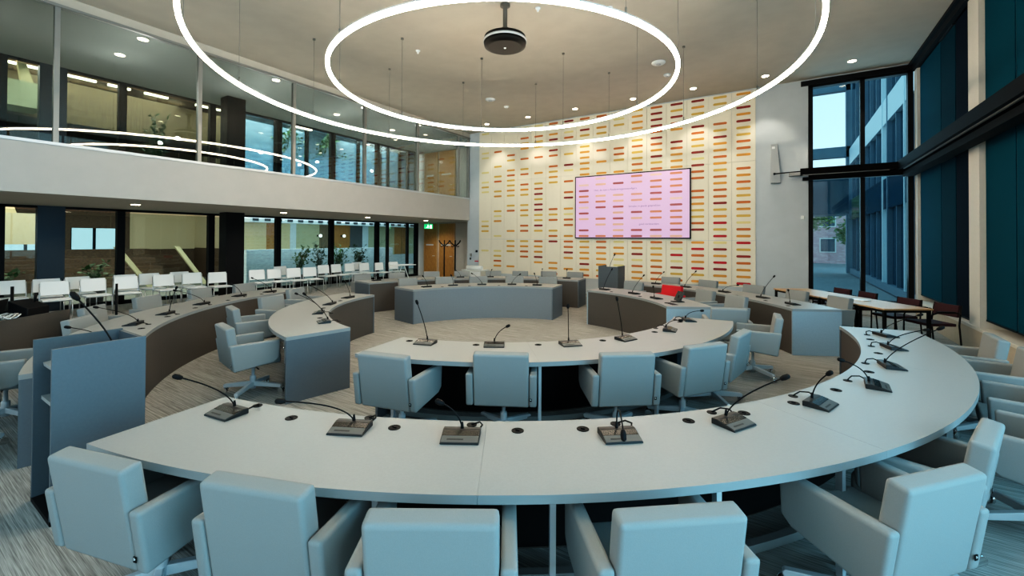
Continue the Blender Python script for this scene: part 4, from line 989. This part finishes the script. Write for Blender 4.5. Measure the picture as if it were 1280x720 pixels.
e = empty('brick_house', (9.0, 38, -.05)); tag(e, 'mauve brick house across the street seen through the corner window', 'house')
bm = newbm(); add_box(bm, (-11, 0, 0), (3.2, 5, 4.6)); obj('wall', bm, M['brick'], e)
bm = newbm(); add_prism(bm, [(-.3, 4.6), (5.3, 4.6), (2.5, 6.6)], 'x', -11.2, 3.4); obj('roof', bm, M['lect_dark'], e)
for x in (-8.5, -5.6, -2.5, .6):
    for z in (.9, 3.0):
        bm = newbm(); add_box(bm, (x, -.05, z), (x+1.1, .05, z+1.2)); f = obj('window', bm, M['white_plastic'], e)
        bm = newbm(); add_box(bm, (x+.08, -.07, z+.08), (x+1.02, -.04, z+1.12)); obj('pane', bm, M['teal_glass'], f)
def tree(x, y, h, label):
    e = empty('leafy_tree', (x, y, 0)); tag(e, label, 'tree')
    bm = newbm(); add_tube(bm, [(0, 0, 0), (.1, 0, h*.4), (.05, .1, h*.8)], [.16, .12, .05], 8); obj('trunk', bm, M['atr_brown'], e)
    bm = newbm()
    for k in range(900):
        d = Vector((random.gauss(0, 1), random.gauss(0, 1), random.gauss(0, 1))).normalized()*random.uniform(.4, 1); c = Vector((d.x*h*.34, d.y*h*.34, h*.72+d.z*h*.3))
        t = Vector((random.uniform(-1, 1), random.uniform(-1, 1), random.uniform(-1, 1))).normalized(); s = t.cross(Vector((.2, .5, 1))).normalized(); L = .32
        bm.faces.new([bm.verts.new(c), bm.verts.new(c+t*L*.5+s*L*.3), bm.verts.new(c+t*L), bm.verts.new(c+t*L*.5-s*L*.3)])
    obj('crown', bm, mat('tree leaves', '#7d9a5b', .7, noise=.3, nscale=3), e, fix=False)
tree(5.6, 33, 5.6, 'light green tree in front of the brick house')
tree(8.4, 34.6, 3.4, 'smaller green tree at the right of the brick house')

# ------------------------------------------------------------------ light
def area(name, loc, rot, sx, sy, e, c):
    l = bpy.data.lights.new(name, 'AREA'); l.shape = 'RECTANGLE'; l.size = sx; l.size_y = sy; l.energy = e; l.color = c
    o = bpy.data.objects.new(name, l); col.objects.link(o); o.location = loc; o.rotation_euler = rot; return o
area('front_fill', (0.5, YF-.5, 3.0), (R(90), 0, 0), 11, 4.6, 130, (.8, .9, 1.0))  # weak fill for the chair backs, added behind the front window
area('daylight_side_window', (XR+1.5, -5.2, 2.7), (0, R(84), R(-12)), 4.5, 6.5, 1300, (.36, .74, 1.0))
area('daylight_corner_window', (5.6, YB+.9, 3.4), (R(-90), 0, 0), 1.9, 5, 120, (.5, .82, 1.0))
def lamp(name, loc, e, c, r=.07, spot=None):
    l = bpy.data.lights.new(name, 'SPOT' if spot else 'POINT'); l.energy = e; l.color = c; l.shadow_soft_size = r
    if spot: l.spot_size = R(spot); l.spot_blend = .8
    o = bpy.data.objects.new(name, l); col.objects.link(o); o.location = loc
for i, (x, y) in enumerate(((-7.55, -2.62), (-9.0, -2.61), (-7.48, .22), (-8.9, .26), (-7.47, 3.1), (-8.9, 3.1), (-7.5, 5.6), (-8.9, 5.6), (-8.5, -5.5), (-9, 8.6))): lamp('upper_gallery_lamp', (x, y, 5.3), 36, (1, .98, .95))
for x, y in ((-8.6, -2.4), (-8.6, 1.1), (-8.6, 4.2), (-8.6, 7.2), (-8.6, -6), (-9.8, 8.6)): lamp('undercroft_lamp', (x, y, 2.5), 90, (1, .95, .86), .08, 150)
for y in (-6, -1, 4, 10): area('atrium_fill', (-15, y, 6.95), (0, 0, 0), 5, 4, 800, (1, .95, .85))  # added fill lamps to brighten the atrium, no fittings of their own
area('atrium_low_fill', (-14.2, -2.0, 3.8), (0, R(-30), 0), 2.5, 8, 260, (1, .93, .8))  # extra fill added below the bridge for the lower atrium
area('courtyard_low_fill', (-12.2, 5.8, 2.45), (0, R(35), 0), .5, 8, 120, (.7, .9, 1.0))  # lamp added under the slab to brighten the courtyard side
area('courtyard_fill', (-13.6, 6, 6.9), (0, R(-25), 0), 2, 8, 1100, (.7, .88, 1.0))  # added bluish fill standing in for daylight on the courtyard wing

w = bpy.data.worlds.new('overcast sky'); bpy.context.scene.world = w; w.use_nodes = True
nt = w.node_tree; bg = nt.nodes['Background']
tc = nt.nodes.new('ShaderNodeTexCoord'); sp = nt.nodes.new('ShaderNodeSeparateXYZ'); rp = nt.nodes.new('ShaderNodeValToRGB')
rp.color_ramp.elements[0].position = .0; rp.color_ramp.elements[0].color = lin('#dff3fb'); rp.color_ramp.elements[1].position = .6; rp.color_ramp.elements[1].color = lin('#9fdcf2')
nt.links.new(tc.outputs['Generated'], sp.inputs[0]); nt.links.new(sp.outputs['Z'], rp.inputs[0]); nt.links.new(rp.outputs[0], bg.inputs['Color'])
bg.inputs['Strength'].default_value = 2.0

# ------------------------------------------------------------------ camera
cam = bpy.data.cameras.new('camera'); co = bpy.data.objects.new('camera', cam); col.objects.link(co)
cam.sensor_width = 36; cam.lens = 537.1/1280*36
cam.shift_x = (640-633.87)/1280; cam.shift_y = -(360-293.3)/1280
cam.clip_start = .05; cam.clip_end = 300
co.matrix_world = Matrix.Translation((4.0207, -6.0968, 1.84)) @ Matrix.Rotation(R(32.8), 4, 'Z') @ Matrix.Rotation(PI/2+.01, 4, 'X') @ Matrix.Rotation(.005, 4, 'Z')
sc = bpy.context.scene; sc.camera = co
sc.view_settings.view_transform = 'Standard'; sc.view_settings.look = 'None'; sc.view_settings.exposure = -.3; sc.view_settings.gamma = 1
cm = sc.view_settings; cm.use_curve_mapping = True
cv = cm.curve_mapping.curves[3]
for p in ((.04, .022), (.16, .135), (.42, .43), (.7, .74)): cv.points.new(*p)
cm.curve_mapping.update()
sc.cycles.use_denoising = True
sc.cycles.max_bounces = 8; sc.cycles.transparent_max_bounces = 16; sc.cycles.sample_clamp_indirect = 6
